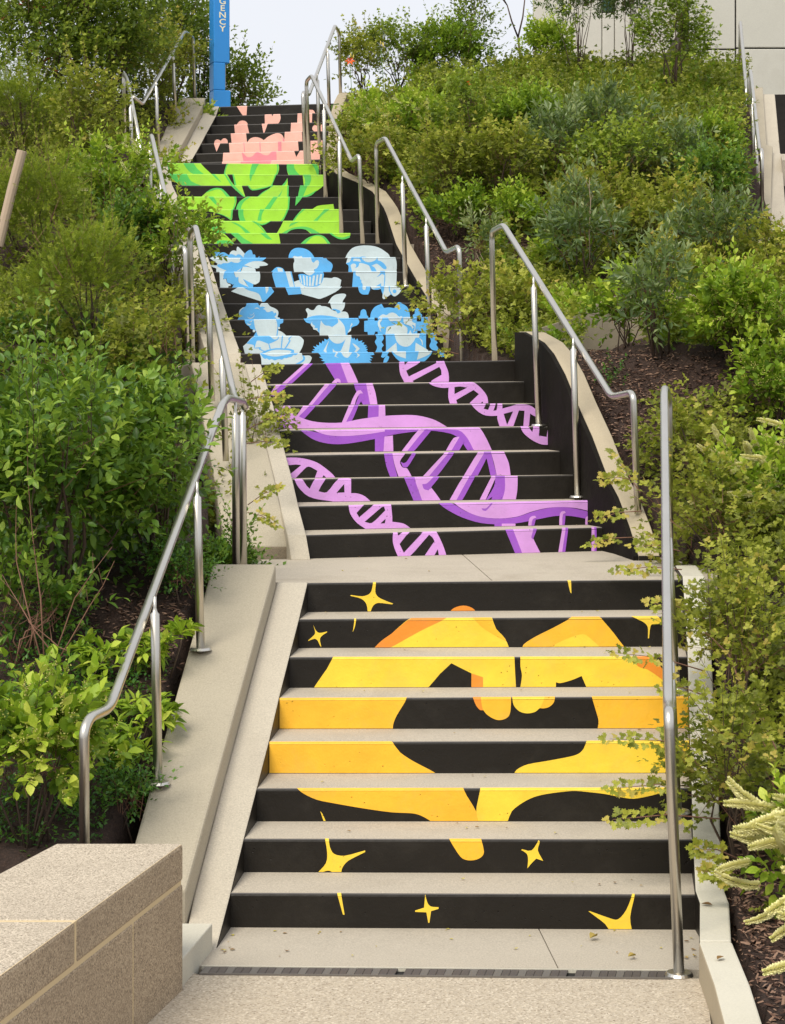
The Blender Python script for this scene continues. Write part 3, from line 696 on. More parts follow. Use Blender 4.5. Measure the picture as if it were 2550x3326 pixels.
green 6 painted_leaf gl S 115,190 545,190 600,260 640,310 280,310 140,250
green 6 painted_vein gd S 115,190 240,190 290,260 410,310 280,310 180,270 135,230
green 6 painted_vein gd T 88,150 125,155 200,245 150,210
green 6 painted_vein gd T 225,150 250,160 345,295 315,290
green 6 painted_leaf gl T 318,150 802,150 770,230 742,295 352,295
green 6 painted_vein gd T 318,150 335,155 368,295 348,295
green 6 painted_vein gd T 785,150 802,150 765,240 748,295 732,295 760,230
green 6 painted_vein gd T 505,150 550,150 530,190 520,235 508,200
green 6 painted_leaf gl T 850,295 900,230 920,195 925,295
green 6 painted_vein gd T 845,295 905,225 920,195 912,240 875,295
green 6 painted_leaf gl T 1085,155 1325,155 1325,295 1100,295
green 6 painted_vein gd T 1085,155 1170,155 1180,210 1150,295 1100,295 1112,220
green 5 painted_leaf gl S 350,400 420,340 490,315 540,330 600,400
green 5 painted_vein gd S 400,352 440,325 490,312 540,325 610,400 580,400 530,335 490,324
green 5 painted_leaf gl T 300,275 420,275 440,340 460,400 380,350
green 5 painted_vein gd T 300,275 340,280 400,340 460,402 440,400 380,350
green 5 painted_leaf gl T 480,275 760,275 660,310 535,330
green 5 painted_vein gd T 480,275 500,280 537,318 650,300 750,278 700,300 538,332
green 5 painted_leaf gl T 570,420 650,350 720,310 755,275 932,275 925,420
green 5 painted_vein gd T 570,420 650,350 720,310 750,275 775,275 700,330 620,385 592,420
green 5 painted_vein gd T 918,275 934,275 930,420 914,420
green 5 painted_vein gd T 870,315 850,370 825,420 795,420 850,350
green 5 painted_leaf gd T 1060,275 1145,275 1110,360 1085,420 1030,420 1045,340
green 5 painted_leaf gl T 1143,275 1320,275 1250,330 1160,375 1090,400 1110,350
green 5 painted_vein gd T 1245,325 1180,385 1085,415 1090,398 1150,375
green 4 painted_leaf gl S 130,370 642,370 642,430 620,490 110,490
green 4 painted_vein gd T 338,395 362,395 356,460 335,545 318,545 345,460
green 4 painted_vein gd T 50,395 105,395 150,460 180,510 130,480
green 4 painted_leaf gl T 500,395 945,395 936,480 925,550 358,550 365,510 400,450
green 4 painted_vein gd T 500,395 520,398 450,450 420,500 410,550 358,550 365,510 400,450
green 4 painted_vein gd T 775,395 820,395 770,470 718,545 660,545 710,480
green 4 painted_vein gd T 930,395 947,395 936,545 920,545
green 4 painted_leaf gd T 1015,395 1090,395 1050,450 1005,500
green 4 painted_leaf gl T 1175,550 1250,500 1420,480 1435,555
green 3 painted_leaf gl T 60,525 322,525 317,640 300,655 200,590 60,560
green 3 painted_vein gd T 310,525 328,525 312,657 220,605 110,570 200,590 298,636
green 3 painted_leaf gl T 384,525 935,525 900,610 845,680 405,680 385,600
green 3 painted_vein gd T 384,525 440,525 440,600 470,680 405,680 385,600
green 3 painted_vein gd T 625,525 675,525 640,600 635,680 588,680 605,600
green 3 painted_vein gd T 915,525 937,525 900,610 852,680 835,680 890,600
green 3 painted_leaf gl T 965,680 1030,590 1110,525 1490,525 1490,680
green 3 painted_vein gd T 965,680 1030,590 1105,525 1125,528 1040,600 985,680
green 3 painted_vein gd T 1340,525 1400,525 1300,600 1230,680 1185,680 1270,600
green 3 painted_leaf gl T 30,680 150,640 280,680
green 2 painted_leaf gl T -120,655 520,655 620,710 660,750 705,815 -120,815
green 2 painted_vein gd T 90,730 170,725 220,760 270,815 140,815
green 2 painted_vein gd T 300,675 370,690 450,740 540,815 480,810 400,730
green 2 painted_vein gd T 510,655 600,700 712,815 690,810 600,715
green 2 painted_leaf gl T 530,655 750,655 640,705
green 2 painted_vein gd T 525,655 640,695 765,655 640,712
green 2 painted_leaf gl T 795,815 850,720 895,655 1495,655 1500,815 1200,815 1120,760 1040,750 960,765 880,815
green 2 painted_vein gd T 830,815 960,745 1080,725 1180,745 1300,815 1215,815 1120,760 1040,750 960,765 890,812
green 2 painted_vein gd T 960,690 1050,672 990,700 935,730
green 1 painted_leaf gl T -100,790 200,790 280,850 345,918 -100,918
green 1 painted_vein gd T 150,880 230,875 310,890 340,920 150,920
green 1 painted_leaf gl T 285,788 823,788 845,920 440,920 370,860
green 1 painted_vein gd T 285,788 365,788 440,850 560,920 440,920 370,860
green 1 painted_vein gd T 610,788 680,800 720,835 755,868 700,860
green 1 painted_leaf gl T 1055,920 1130,860 1200,830 1260,820 1320,840 1395,920
green 1 painted_vein gd T 1055,920 1130,855 1200,825 1265,815 1330,840 1395,920 1365,920 1310,850 1260,828 1190,840 1105,920
green 1 painted_leaf gl T 1350,788 1608,788 1600,830 1540,850 1470,845
green 1 painted_vein gd T 1355,788 1390,790 1450,830 1520,845 1600,822 1600,845 1540,865 1480,860 1420,830
pink 7 painted_heart pk U 295,140 455,138 445,300 402,300
pink 7 painted_finger pk U 1345,205 1400,210 1425,240 1440,275 1345,275
pink 6 painted_heart pk U 707,268 800,265 817,300 834,265 925,262 935,330 895,405 710,415
pink 6 painted_finger pk U 290,440 340,375 390,360 440,375 475,430
pink 6 painted_finger pk U 1180,250 1390,245 1385,395 1175,400
pink 5 painted_finger pk U 268,410 452,402 488,555 282,560
pink 5 painted_heart pk U 662,395 755,392 705,530 690,540
pink 5 painted_finger pk U 1087,380 1260,375 1260,540 1078,540
pink 5 painted_heart pk U 1390,470 1410,435 1440,428 1480,445 1535,410 1535,520 1450,530 1400,500
pink 4 painted_finger pk U 218,540 438,532 455,690 235,700
pink 4 painted_heart pk V 406,480 415,440 440,428 470,440 490,420 515,420 530,440 534,475
pink 4 painted_hand pk U 440,700 500,620 580,598 650,615 693,642 760,590 850,550 910,542 960,570 990,640 985,690
pink 4 painted_hand pk U 997,510 1238,505 1250,665 985,690
pink 4 painted_fold pp U 965,600 990,640 988,680 970,680
pink 3 painted_heart pk V 402,455 468,455 430,540
pink 3 painted_hand pk U 193,670 1183,640 1197,810 207,840
pink 3 painted_fold pp U 402,670 412,670 428,830 415,830
pink 3 painted_fold pp U 630,665 645,665 652,820 640,820
pink 3 painted_fold pp U 897,650 947,648 950,815 900,815
pink 3 painted_hand pk U 1365,635 1540,630 1540,800 1365,815
pink 2 painted_hand pk U 112,820 1290,780 1290,985 100,1000
pink 2 painted_fold pp U 378,818 400,830 450,880 500,885 540,865 590,812 640,825 700,855 760,855 810,808 875,805 882,990 410,990
pink 2 painted_gap k U 1128,790 1218,785 1160,885
pink 2 painted_hand pk U 1365,780 1500,775 1500,940 1375,950
pink 1 painted_hand pk V 480,630 1235,600 1235,700 480,700
pink 1 painted_fold pp V 650,630 930,620 900,700 650,700
'''
for line in MURAL.strip().splitlines():
    a = line.split(' ', 4)
    put(a[0], int(a[1]), a[2], a[3], a[4])
put('blue', 5, 'painted_dot', 'bm', circ('H3', 1325, 1215, 45))
put('blue', 3, 'painted_earring', 'bl', circ('H4', 420, 678, 28))
put('blue', 3, 'painted_earring', 'bl', circ('H4', 945, 618, 24))
# ------------------------------------------------------------------ ground, slabs, stringers, walls
def struct(name, me, mats, **k):
    o = obj(name, me, mats, None, **k); o['kind'] = 'structure'; return o
def slab(name, pts, depth, mats, crack=None):
    bm = bmesh.new(); prism(bm, [Vector(p) for p in pts], depth); return struct(name, fixn(bm), mats)
# landing between the gold and the purple flight, in two pours with the joint between them
def on(u, v, z): return P(u, v, (EYE - z) * FP / (v - HZ))           # place on a level plane, z in rises
s8 = fg[-1]; p1 = fp[0]
ZL = lambda p: p
def lp(u, v, Y): return P(u, v, Y)
A0 = s8['TL'] + s8['fw'] * .05; A1 = s8['TR'] + s8['fw'] * .05
yA = lambda u: (A0.y + (A1.y - A0.y) * (u - 1000) / 1216) / H
yB = lambda u: (p1['BL'].y + (p1['BR'].y - p1['BL'].y) * (u - 995) / 1005) / H + .1
fr = lambda u: P(u, 1893.2 - (u - 1000) * .0082 - 2.2, yA(u))
bk = lambda u: P(u, 1815 - (u - 995) * .0259 - 1, yB(u))
slab('landing_slab', [fr(800), fr(1597), bk(1500), bk(740)], .22, M['tread'])
slab('landing_slab', [fr(1600.5), fr(2330), bk(2330), bk(1503.5)], .22, M['tread'])
def mid_landing(name, a, b, wl, wr):
    a0, a1, b0, b1 = a['TL'], a['TR'], b['BL'], b['BR']; f = a['fw'] * .05; ex = a['ex']
    z0 = Vector((0, 0, 0))
    slab(name, [a0 + f - ex * wl, a0 + f, a1 + f, a1 + f + ex * wr, b1 + b['fw'] * .03 + b['ex'] * wr, b1 + b['fw'] * .03, b0 + b['fw'] * .03, b0 + b['fw'] * .03 - b['ex'] * wl], .22, M['tread'])
mid_landing('landing_slab', fp[-1], fb[0], .5, .04)
mid_landing('landing_slab', fb[-1], fgr[0], .5, .30)
mid_landing('landing_slab', fgr[-1], fk[0], .5, .3)
tk = fk[-1]
slab('upper_walk', [tk['TL'] + tk['fw'] * .05 - tk['ex'] * 1.5, tk['TR'] + tk['fw'] * .05 + tk['ex'] * 1.0, tk['TR'] + Vector((3, 9, 0)), tk['TL'] + Vector((-3, 9, 0))], .2, M['slab'])
# bottom slab in two pours between the drain and the first riser
jl = lambda v: 1753 + (v - 3024) * .5
g0 = lambda u, v: on(u, v, 0)
b_l, b_r = fg[0]['BL'], fg[0]['BR']
slab('stair_apron', [g0(640, 3137), g0(jl(3144) - 2, 3144.5), P(jl(3016) - 2, 3015, 53.6), b_l + Vector((-.12, .02, 0))], .2, M['slab'])
slab('stair_apron', [g0(jl(3144) + 2, 3145), g0(2300, 3150), b_r + Vector((.05, .02, 0)), P(jl(3016) + 2, 3015, 53.6)], .2, M['slab'])
# pavement of exposed aggregate reaching behind the camera
slab('pavement', [W(-9.0, -40, -.02), W(12, -40, -.02), W(7.0, 41.5, -.02), W(7.2, 45.2, -.02), g0(2290, 3176) + Vector((0, 0, -.003)), g0(655, 3165) + Vector((0, 0, -.003)), g0(560, 3140) + Vector((0, 0, -.003)), W(-6.2, 48.0, -.02), W(-6.6, 40.2, -.02), W(-9.0, 28, -.02)], .3, M['aggregate'])
# trench drain
dl, dr = on(655, 3140, 0), on(2180, 3154, 0); dl2, dr2 = on(648, 3163, 0), on(2184, 3178, 0)
dt = thing('trench_drain', 'long dark slotted trench drain grate across the foot of the steps', 'drain', dl.lerp(dr, .5))
bm = bmesh.new(); prism(bm, [dl2 + Vector((0, 0, -.012)), dr2 + Vector((0, 0, -.012)), dr + Vector((0, 0, -.012)), dl + Vector((0, 0, -.012))], .05); obj('channel', fixn(bm), M['dark'], dt)
for a, b_, nm_ in ((dl, dr, 1), (dl2, dr2, -1)):
    bm = bmesh.new(); d = (b_ - a).normalized(); nrm = Vector((-d.y, d.x, 0)) * .007 * nm_
    prism(bm, [a + Vector((0, 0, .004)), b_ + Vector((0, 0, .004)), b_ + nrm + Vector((0, 0, .004)), a + nrm + Vector((0, 0, .004))], .03)
    obj('rail_edge', fixn(bm), M['white_conc'] if nm_ > 0 else M['grate_l'], dt)
ns = 58
for i in range(ns):
    t0, t1 = (i + .01) / ns, (i + .99) / ns
    if abs(i - 24) < 1 or abs(i - 45) < 1: continue
    bm = bmesh.new(); sk = .012
    q = [dl2.lerp(dr2, t0), dl2.lerp(dr2, t1), dl.lerp(dr, t1) + Vector((sk, 0, 0)), dl.lerp(dr, t0) + Vector((sk, 0, 0))]
    c0 = (q[0] + q[1] + q[2] + q[3]) / 4; q = [c0 + (x - c0) * .96 for x in q]
    prism(bm, [x + Vector((0, 0, .001)) for x in q], .008); obj('slat', fixn(bm), M['grate_l' if i % 3 == 0 else 'grate'], dt)

def strip_between(name, ins, outs, depth, mats, parent=None, smats=None, bev=.006):
    """concrete strip: ins/outs are matching 3D points along inner and outer top edges"""
    bm = bmesh.new(); n = len(ins)
    a = [bm.verts.new(p) for p in ins]; b = [bm.verts.new(p) for p in outs]
    al = [bm.verts.new(Vector(p) - Vector((0, 0, depth))) for p in ins]; bl = [bm.verts.new(Vector(p) - Vector((0, 0, depth))) for p in outs]
    for i in range(n - 1):
        bm.faces.new((a[i], b[i], b[i + 1], a[i + 1])).material_index = 0
        bm.faces.new((a[i], a[i + 1], al[i + 1], al[i])).material_index = 1
        bm.faces.new((b[i], bl[i], bl[i + 1], b[i + 1])).material_index = 2
        bm.faces.new((al[i], al[i + 1], bl[i + 1], bl[i])).material_index = 2
    bm.faces.new((a[0], al[0], bl[0], b[0])).material_index = 3; bm.faces.new((a[-1], b[-1], bl[-1], al[-1])).material_index = 3
    o = obj(name, fixn(bm), mats, parent)
    if bev: bevel(o, bev)
    return o
X_ = Vector((1, 0, 0)); Z_ = Vector((0, 0, 1))
# ---- gold flight, left: low sloped strip, and the broad raised band carrying the posts
gl = thing('stair_stringer', 'beige concrete stringer with broad raised band left of the lowest steps', 'stringer', fg[3]['TL'])
ins = [s['TL'] + Z_ * .002 for s in fg]
d0 = ins[0] - ins[1]; ins = [ins[0] + d0 * 1.02] + ins; ins[0].z = max(ins[0].z, .0)
ins.append(ins[-1] + Vector((0, .03, 0)))
pl = lambda u, v, dz: (lambda Y: P(u, v, Y))((EYE + 24.51 - dz + 0.0) / (1 / RUN + (v - HZ) / FP))       # nosing plane raised by dz
footl = [(607, 2985), (640, 2860), (687, 2690), (732, 2515), (775, 2360), (820, 2195), (862, 2040), (902, 1893)]
outs = []
for p in ins:
    Yp = p.y / H
    # outer foot line of the strip as a function of distance
    cand = [pl(u, v, 0) for u, v in footl]; ys = [c.y / H for c in cand]; xs = [c.x for c in cand]
    outs.append(Vector((float(np.interp(Yp, ys, xs)) - .02 * 0, p.y, p.z)))
strip_between('sloped_strip', ins, outs, .42, [M['strip'], M['black'], M['strip'], M['strip']], gl, bev=.008)
bi = [(585, 2890), (607, 2804), (660, 2620), (713, 2500), (765, 2310), (812, 2140), (858, 1985), (899, 1830)]
bo = [(420, 2870), (450, 2700), (497, 2480), (530, 2355), (570, 2220), (613, 2085), (652, 1960), (692, 1833)]
BD = .85
bi3 = [pl(u, v, BD) for u, v in bi]; ys = [p.y for p in bi3]
bi3 = [Vector((float(np.interp(p.y, [c.y for c in cand], [c.x for c in cand])), p.y, p.z)) for p in bi3]
bo3 = []
for p, (u, v) in zip(bi3, bo):
    c = pl(u, v, BD); bo3.append(Vector((c.x, p.y, p.z)))
_c = np.polyfit([p.y for p in bo3[2:]], [p.x for p in bo3[2:]], 1)
for p in bo3: p.x = float(np.polyval(_c, p.y))
_c = np.polyfit([p.y for p in bi3[1:]], [p.x for p in bi3[1:]], 1)
for p in bi3: p.x = float(np.polyval(_c, p.y))
strip_between('raised_band', bi3, bo3, .5, [M['band'], M['band'], M['band'], M['band']], gl, bev=.014)
# foot block
fbk = thing('foot_block', 'small pale grey concrete block at the left foot of the steps', 'block', on(640, 3100, 0))
bm = bmesh.new(); a = W(-4.63, 51.5, .70); b = W(-5.07, 48.4, .66)
prism(bm, [b, a, a - X_ * .30, b - X_ * .30], .14); bevel(obj('block', fixn(bm), M['white_conc'], fbk), .006)
# ---- gold flight, right: pale kerb wall
gr = thing('kerb_wall', 'pale weathered concrete kerb wall right of the lowest steps, littered with dry leaves', 'wall', fg[3]['TR'])
ri = [s['TR'] + Z_ * .02 for s in fg]; ri.append(ri[-1] + Vector((.03, .5, .02)))
ri_low = [W(7.5, 48.95, .93), ri[0] + Vector((0, -.12, 0))]; ri_low[1].z = .93 * H
rr = ri_low + ri; rr[2].z = max(rr[2].z, .94 * H)
strip_between('upper_length', rr, [p + X_ * .125 for p in rr], 1.0, [M['white_conc'], M['black'], M['white_conc'], M['white_conc']], gr, bev=.008)
lo = [W(5.2, 32, .9), W(7.03, 42.4, .9), W(7.28, 45.3, .9), W(7.48, 48.87, .92)]
strip_between('lower_length', lo, [p + X_ * .13 for p in lo], .4, [M['white_conc'], M['cap'], M['white_conc'], M['white_conc']], gr, bev=.008)
# ---- purple flight, left
pls = thing('stair_stringer', 'beige concrete stringer left of the purple DNA steps with a rough grey end block', 'stringer', fp[3]['TL'])
ins = [s['TL'] + Z_ * .002 for s in fp]; d0 = ins[0] - ins[1]
ins = [Vector((ins[0].x + .03, fp[0]['BL'].y - .09, fp[0]['BL'].z + .004))] + ins + [ins[-1] + Vector((-.10, .5, 0)), ins[-1] + Vector((-.3, 1.6, 0))]
outs = [p - X_ * .12 for p in ins]
strip_between('sloped_strip', ins, outs, .5, [M['strip'], M['black'], M['strip'], M['strip']], pls, bev=.008)
b_in = [Vector((P(937, 1775, 79.0).x, 79.0 * H, P(937, 1775, 79.0).z))] + [q - X_ * .0 + Z_ * .012 for q in outs[2:]]
strip_between('raised_band', b_in, [p - X_ * .40 for p in b_in], .5, [M['band'], M['band'], M['band'], M['rough_block']], pls, bev=.012)
# ---- purple flight, right: tall curved black wall with a concrete cap
pw = thing('curved_wall', 'black painted curved side wall with beige concrete cap right of the DNA steps', 'wall', fp[5]['TR'])
q = [(76.0, 8.45, 8.3), (77.4, 8.98, 9.33), (79.2, 8.75, 10.4), (80.5, 8.46, 11.15), (82.6, 8.05, 12.75), (84.8, 7.62, 14.16), (86.5, 7.28, 15.37), (88.3, 6.95, 16.3), (90, 6.66, 16.85), (91.8, 6.30, 17.2), (93.2, 6.03, 17.45), (94.7, 5.78, 17.5)]
q = [(y, (9.15 if i == 0 else x), z) for i, (y, x, z) in enumerate(q)]
wi = [W(x, y, z) for y, x, z in q]
strip_between('wall_face', wi, [p + X_ * .03 for p in wi], 1.5, [M['black_wall']] * 4, pw, bev=0)
wi2 = [p + X_ * .031 + Z_ * .004 for p in wi]
strip_between('cap', wi2, [p + X_ * .13 for p in wi2], 1.5, [M['cap'], M['cap'], M['cap'], M['black']], pw, bev=.006)
# curved retaining wall further right
cw = thing('retaining_wall', 'low curved beige retaining wall half hidden among the shrubs on the right bank', 'wall', W(10, 99, 18))
q = [(1700,1088,95.2),(1752,1066,96),(1814,1046,97.5),(1900,1003,99.5),(1979,968,101),(2040,948,102),(2105,938,102.6),(2180,940,102.8),(2250,955,102.4),(2310,985,101.5),(2350,1030,100)]
wi = [P(u, v, Y) for u, v, Y in q]; strip_between('wall_body', wi, [p + Vector((.02, .15, 0)) for p in wi], .55, [M['cap']] * 4, cw, bev=.006)
# ---- blue / green flights, right: wall and its cap
bw = thing('curved_wall', 'dark side wall with sloping beige cap right of the blue and green steps', 'wall', W(0, 124, 24))
q = [(113.5, 2.35, 19.2), (115.4, 1.92, 20.1), (117.5, 1.45, 21.0), (119.6, .98, 22.0), (121.7, .5, 23.0), (123.83, .03, 24.05), (125.2, -.27, 25.1), (126.3, -.52, 26.0), (127.2, -.74, 26.6), (128.6, -1.05, 27.2), (130.6, -1.5, 28), (133, -2.6, 28.9), (136, -4.0, 29.8), (140, -5.0, 31.0)]
wi = [W(x, y, z) for y, x, z in q]
strip_between('wall_face', wi, [p + X_ * .03 for p in wi], 1.2, [M['black_wall']] * 4, bw, bev=0)
wi2 = [p + X_ * .031 + Z_ * .004 for p in wi]
strip_between('cap', wi2, [p + X_ * .14 for p in wi2], 1.2, [M['cap']] * 4, bw, bev=.006)
for fl, nm_, wd, lab in ((fb, 'blue', .30, 'narrow concrete stringer left of the blue busts steps, mostly under leaves'), (fgr, 'green', .25, 'narrow concrete stringer left of the green leaf steps, mostly under leaves')):
    t = thing('stair_stringer', lab, 'stringer', fl[3]['TL'])
    ins = [s['TL'] + Z_ * .002 for s in fl]; ins = [fl[0]['BL'] + Vector((0, -.1, .004))] + ins + [ins[-1] + Vector((-.02, .9, 0))]
    strip_between('sloped_strip', ins, [p - X_ * wd for p in ins], .5, [M['strip'], M['black'], M['strip'], M['strip']], t, bev=.008)
# ---- pink flight, left: strip and raised band; right: cap
pkl = thing('stair_stringer', 'beige concrete stringer with raised band left of the pink steps below the blue tower', 'stringer', fk[3]['TL'])
ins = [s['TL'] + Z_ * .002 for s in fk]; ins = [ins[0] + (ins[0] - ins[1])] + ins + [ins[-1] + Vector((0, .05, 0))]
outs = [p - X_ * (.16 + .03 * i / 9) for i, p in enumerate(ins)]
strip_between('sloped_strip', ins, outs, .5, [M['strip'], M['black'], M['strip'], M['strip']], pkl, bev=.008)
b_in = [p + Z_ * .11 for p in outs]
strip_between('raised_band', b_in, [p - X_ * .34 for p in b_in], .5, [M['band']] * 4, pkl, bev=.012)
pkr = thing('kerb_wall', 'beige concrete end wall right of the pink steps with a rounded top', 'wall', fk[5]['TR'])
q = [(1054,520,148),(1060,480,150.5),(1066,440,153),(1070,400,155.5),(1076,362,158),(1085,330,160),(1095,309,161.5),(1101,302,162.5),(1110,300,164)]
wi = [P(u, v, Y) for u, v, Y in q]
strip_between('end_wall', wi, [p + Vector((.13, .02, 0)) for p in wi], .9, [M['cap'], M['cap'], M['cap'], M['cap']], pkr, bev=.01)

# ---- granite seat wall lower left, stone by stone
gw = thing('granite_wall', 'brown granite block wall with pale coping at the lower left corner', 'wall', W(-5.03, 48.15, 0))
def gx(Y): return -5.03 - .197 * (48.15 - Y)
def gxo(Y): return -8.1 - .25 * (48.15 - Y)
TOPZ, CAPZ = 3.49, 2.56
jn = .04
cuts = [48.15, 40.9, 33.6, 26.0, 18.0, 10.0]
for a, b in zip(cuts, cuts[1:]):
    bm = bmesh.new(); y0, y1 = a - (jn if a < 48 else 0), b + jn
    e = .0
    prism(bm, [W(gx(y0) + e * .3, y0, TOPZ), W(gxo(y0), y0, TOPZ), W(gxo(y1), y1, TOPZ), W(gx(y1) + e * .3, y1, TOPZ)], (TOPZ - CAPZ - jn) * H, 0, 1)
    bevel(obj('coping_stone', fixn(bm), [M['granite_top'], M['granite']], gw), .012)
bcuts = [48.12, 44.5, 37.2, 29.9, 22.6, 12.0]
for a, b in zip(bcuts, bcuts[1:]):
    bm = bmesh.new(); y0, y1 = a - (jn if a < 48 else 0), b + jn
    prism(bm, [W(gx(y0), y0, CAPZ - jn), W(gx(y0) - 1.6, y0, CAPZ - jn), W(gx(y1) - 1.6, y1, CAPZ - jn), W(gx(y1), y1, CAPZ - jn)], (CAPZ + .6) * H)
    bevel(obj('wall_stone', fixn(bm), M['granite'], gw), .008)
bm = bmesh.new()
prism(bm, [W(gx(48) - .015, 48.05, TOPZ - .015), W(gx(48) - 3.0, 48.05, TOPZ - .015), W(gx(11) - 3.0, 11, TOPZ - .015), W(gx(11) - .015, 11, TOPZ - .015)], (TOPZ + .5) * H)
obj('mortar_bed', fixn(bm), M['mortar'], gw)

# ---- emergency telephone tower
tz = 38.2; TY = 163.5
bx_, by_ = (690 - CX) * TY / FP, TY
tw = thing('emergency_tower', 'tall blue emergency telephone tower with cream EMERGENCY lettering at the stair top', 'call tower', W(bx_, by_, tz))
ya = R(21); Rm = Matrix.Rotation(ya, 3, 'Z'); cen = W(bx_ + .52, by_ + .7, 0)
tww = 1.36 * H
def T(x, y, z): return cen + Rm @ Vector((x, y, 0)) + Z_ * (z * H)
hw = tww / 2
def tower_block(name, z0, z1, x0, x1, bw=.012, m='blue_metal', y0=-hw, y1=hw):
    bm = bmesh.new(); prism(bm, [T(x0, y0, z1), T(x1, y0, z1), T(x1, y1, z1), T(x0, y1, z1)], (z1 - z0) * H); return bevel(obj(name, fixn(bm), M[m], tw), bw, 3)
zz = lambda v: EYE - (v - HZ) * TY / FP
nx = hw - .27 * tww
tower_block('base_section', tz - .4, zz(292), -hw, hw * 1.12)
tower_block('lower_body', zz(292), zz(203), -hw, nx)
tower_block('upper_body', zz(203), 57, -hw, hw)
tower_block('phone_panel', zz(283), zz(207), nx, nx + .012, .002, 'niche', -hw * .75, hw * .75)
tower_block('call_button', zz(268), zz(262), nx + .012, nx + .022, .002, 'berry', -.015, .015)
tower_block('lamp_housing', 57, 59, -hw * .8, hw * .8, .02)
def letters(face):
    for i, ch in enumerate('EMERGENCY'):
        zc = zz(4.5 + (i - 4) * 22.2)
        cu = bpy.data.curves.new('letter', 'FONT'); cu.body = ch; cu.size = .172; cu.align_x = 'CENTER'; cu.align_y = 'CENTER'; cu.extrude = .0008; cu.offset = .0028; cu.resolution_u = 3
        tmp = bpy.data.objects.new('tmp', cu); dg = bpy.context.evaluated_depsgraph_get(); me = bpy.data.meshes.new_from_object(tmp); bpy.data.objects.remove(tmp); bpy.data.curves.remove(cu)
        if face == 0: base = T(0.01, -hw - .0015, zc); rot = Rm.to_4x4() @ Matrix.Rotation(R(90), 4, 'X')
        else: base = T(hw + .0015, .0, zc); rot = Rm.to_4x4() @ Matrix.Rotation(R(90), 4, 'Z') @ Matrix.Rotation(R(90), 4, 'X')
        me.transform(Matrix.Translation(base) @ rot @ Matrix.Diagonal((.78, .62, 1, 1))); me.materials.clear()
        obj('letter', me, M['letter'], tw)
letters(0); letters(1)

# ---- building upper right
bd = thing('building', 'pale concrete panelled building behind the upper right bank', 'building', W(20, 176, 38))
def facade_panel(name, u0, u1, v0, v1, Y0, Y1, m, th=.10, par=bd):
    # rectangular slab between two places on a vertical wall line running from (u0,Y0) to (u1,Y1)
    a, b = P(u0, v1, Y0), P(u1, v1, Y1); zt = P(u0, v0, Y0).z; zb = a.z
    d = (b - a); d.z = 0; nr = Vector((-d.y, d.x, 0)).normalized() * th
    bm = bmesh.new(); a = Vector((a.x, a.y, zt)); b = Vector((b.x, b.y, zt))
    prism(bm, [a, b, b + nr, a + nr], zt - zb); return bevel(obj(name, fixn(bm), M[m], par), .01, 2)
Yw = 178
for (ua, ub, va, vb) in ((2239, 2387, -230, 158), (2392, 2560, -230, 154), (2565, 2740, -230, 152), (2239, 2387, 163, 540), (2392, 2560, 159, 540), (2565, 2740, 157, 540)):
    facade_panel('panel', ua, ub, va, vb, Yw, Yw, 'facade')
facade_panel('joint_backing', 2234, 2745, -240, 560, Yw + .25, Yw + .25, 'dark', .15)
# left wing further back
Yq = 186
for (ua, ub, va, vb) in ((1732, 1828, -260, 400), (1831, 1954, -260, 400), (1998, 2110, -260, 400), (2113, 2262, -260, 400), (1957, 1995, 42, 400)):
    facade_panel('panel', ua, ub, va, vb, Yq, Yq, 'facade_pale')
facade_panel('backing_wall', 1740, 2280, -262, 402, Yq + .3, Yq + .3, 'facade_pale', .3)
wn = facade_panel('window', 1956, 1997, -260, 40, Yq + .1, Yq + .1, 'frame', .05)
for ua, ub in ((1960, 1971), (1975, 1993)):
    facade_panel('pane', ua, ub, -255, 36, Yq - .05, Yq - .05, 'pane', .03, wn)
# thin dark brown triangle in front of the left wing, and slanting edge
bm = bmesh.new(); tri = [P(2232, 56, Yq - 3), P(2232, 300, Yq - 3), P(2090, 300, Yq - 3)]
prism_v = [bm.verts.new(p) for p in tri] + [bm.verts.new(p + Vector((0, .2, 0))) for p in tri]
bm.faces.new(prism_v[:3]); bm.faces.new(prism_v[3:][::-1])
for i in range(3): bm.faces.new((prism_v[i], prism_v[3 + i], prism_v[3 + (i + 1) % 3], prism_v[(i + 1) % 3]))
obj('dark_triangle', fixn(bm), flat('brown_panel', (.10, .085, .07), .8, srgb=False), bd)
bm = bmesh.new(); tube(bm, [P(2228, 62, Yq - 3.3), P(2300, -16, Yq - 3.3)], .012, 5); obj('slanting_trim', bm, M['frame'], bd)

# ---- second stairway far right
s2 = thing('side_stairway', 'second concrete stairway with plain black risers at the far right edge', 'stairs', W(31, 150, 31))
rv = [307, 336, 364, 394, 425, 454, 498]
for i in range(7):
    Y = 160.6 - RUN * i; u0 = 2517 + (i * 3.0)
    a = P(u0, rv[i], Y); b = P(2760, rv[i] - 4, Y); bm = bmesh.new()
    prism(bm, [a, b, b + Vector((0, .42, 0)), a + Vector((0, .42, 0))], H * 1.25, 1, 0)
    o = obj('step', fixn(bm), [M['black'], M['tread']], s2)
slab2 = [P(2540, 520, 144), P(2760, 516, 144), P(2760, 498, 147.9), P(2536, 500, 147.9)]
bm = bmesh.new(); prism(bm, slab2, .3); obj('landing', fixn(bm), M['tread'], s2)
def cheek(name, pts_in, wd, m, depth=1.2, par=s2):
    strip_between(name, pts_in, [p - X_ * wd for p in pts_in], depth, [M[m]] * 4, par, bev=.01)
cheek('sloped_strip', [P(2600, 1150, 112), P(2570, 900, 126), P(2549, 640, 140), P(2540, 505, 147), P(2534, 495, 148), P(2517, 308, 160.6), P(2516, 306, 163)], .66, 'strip')
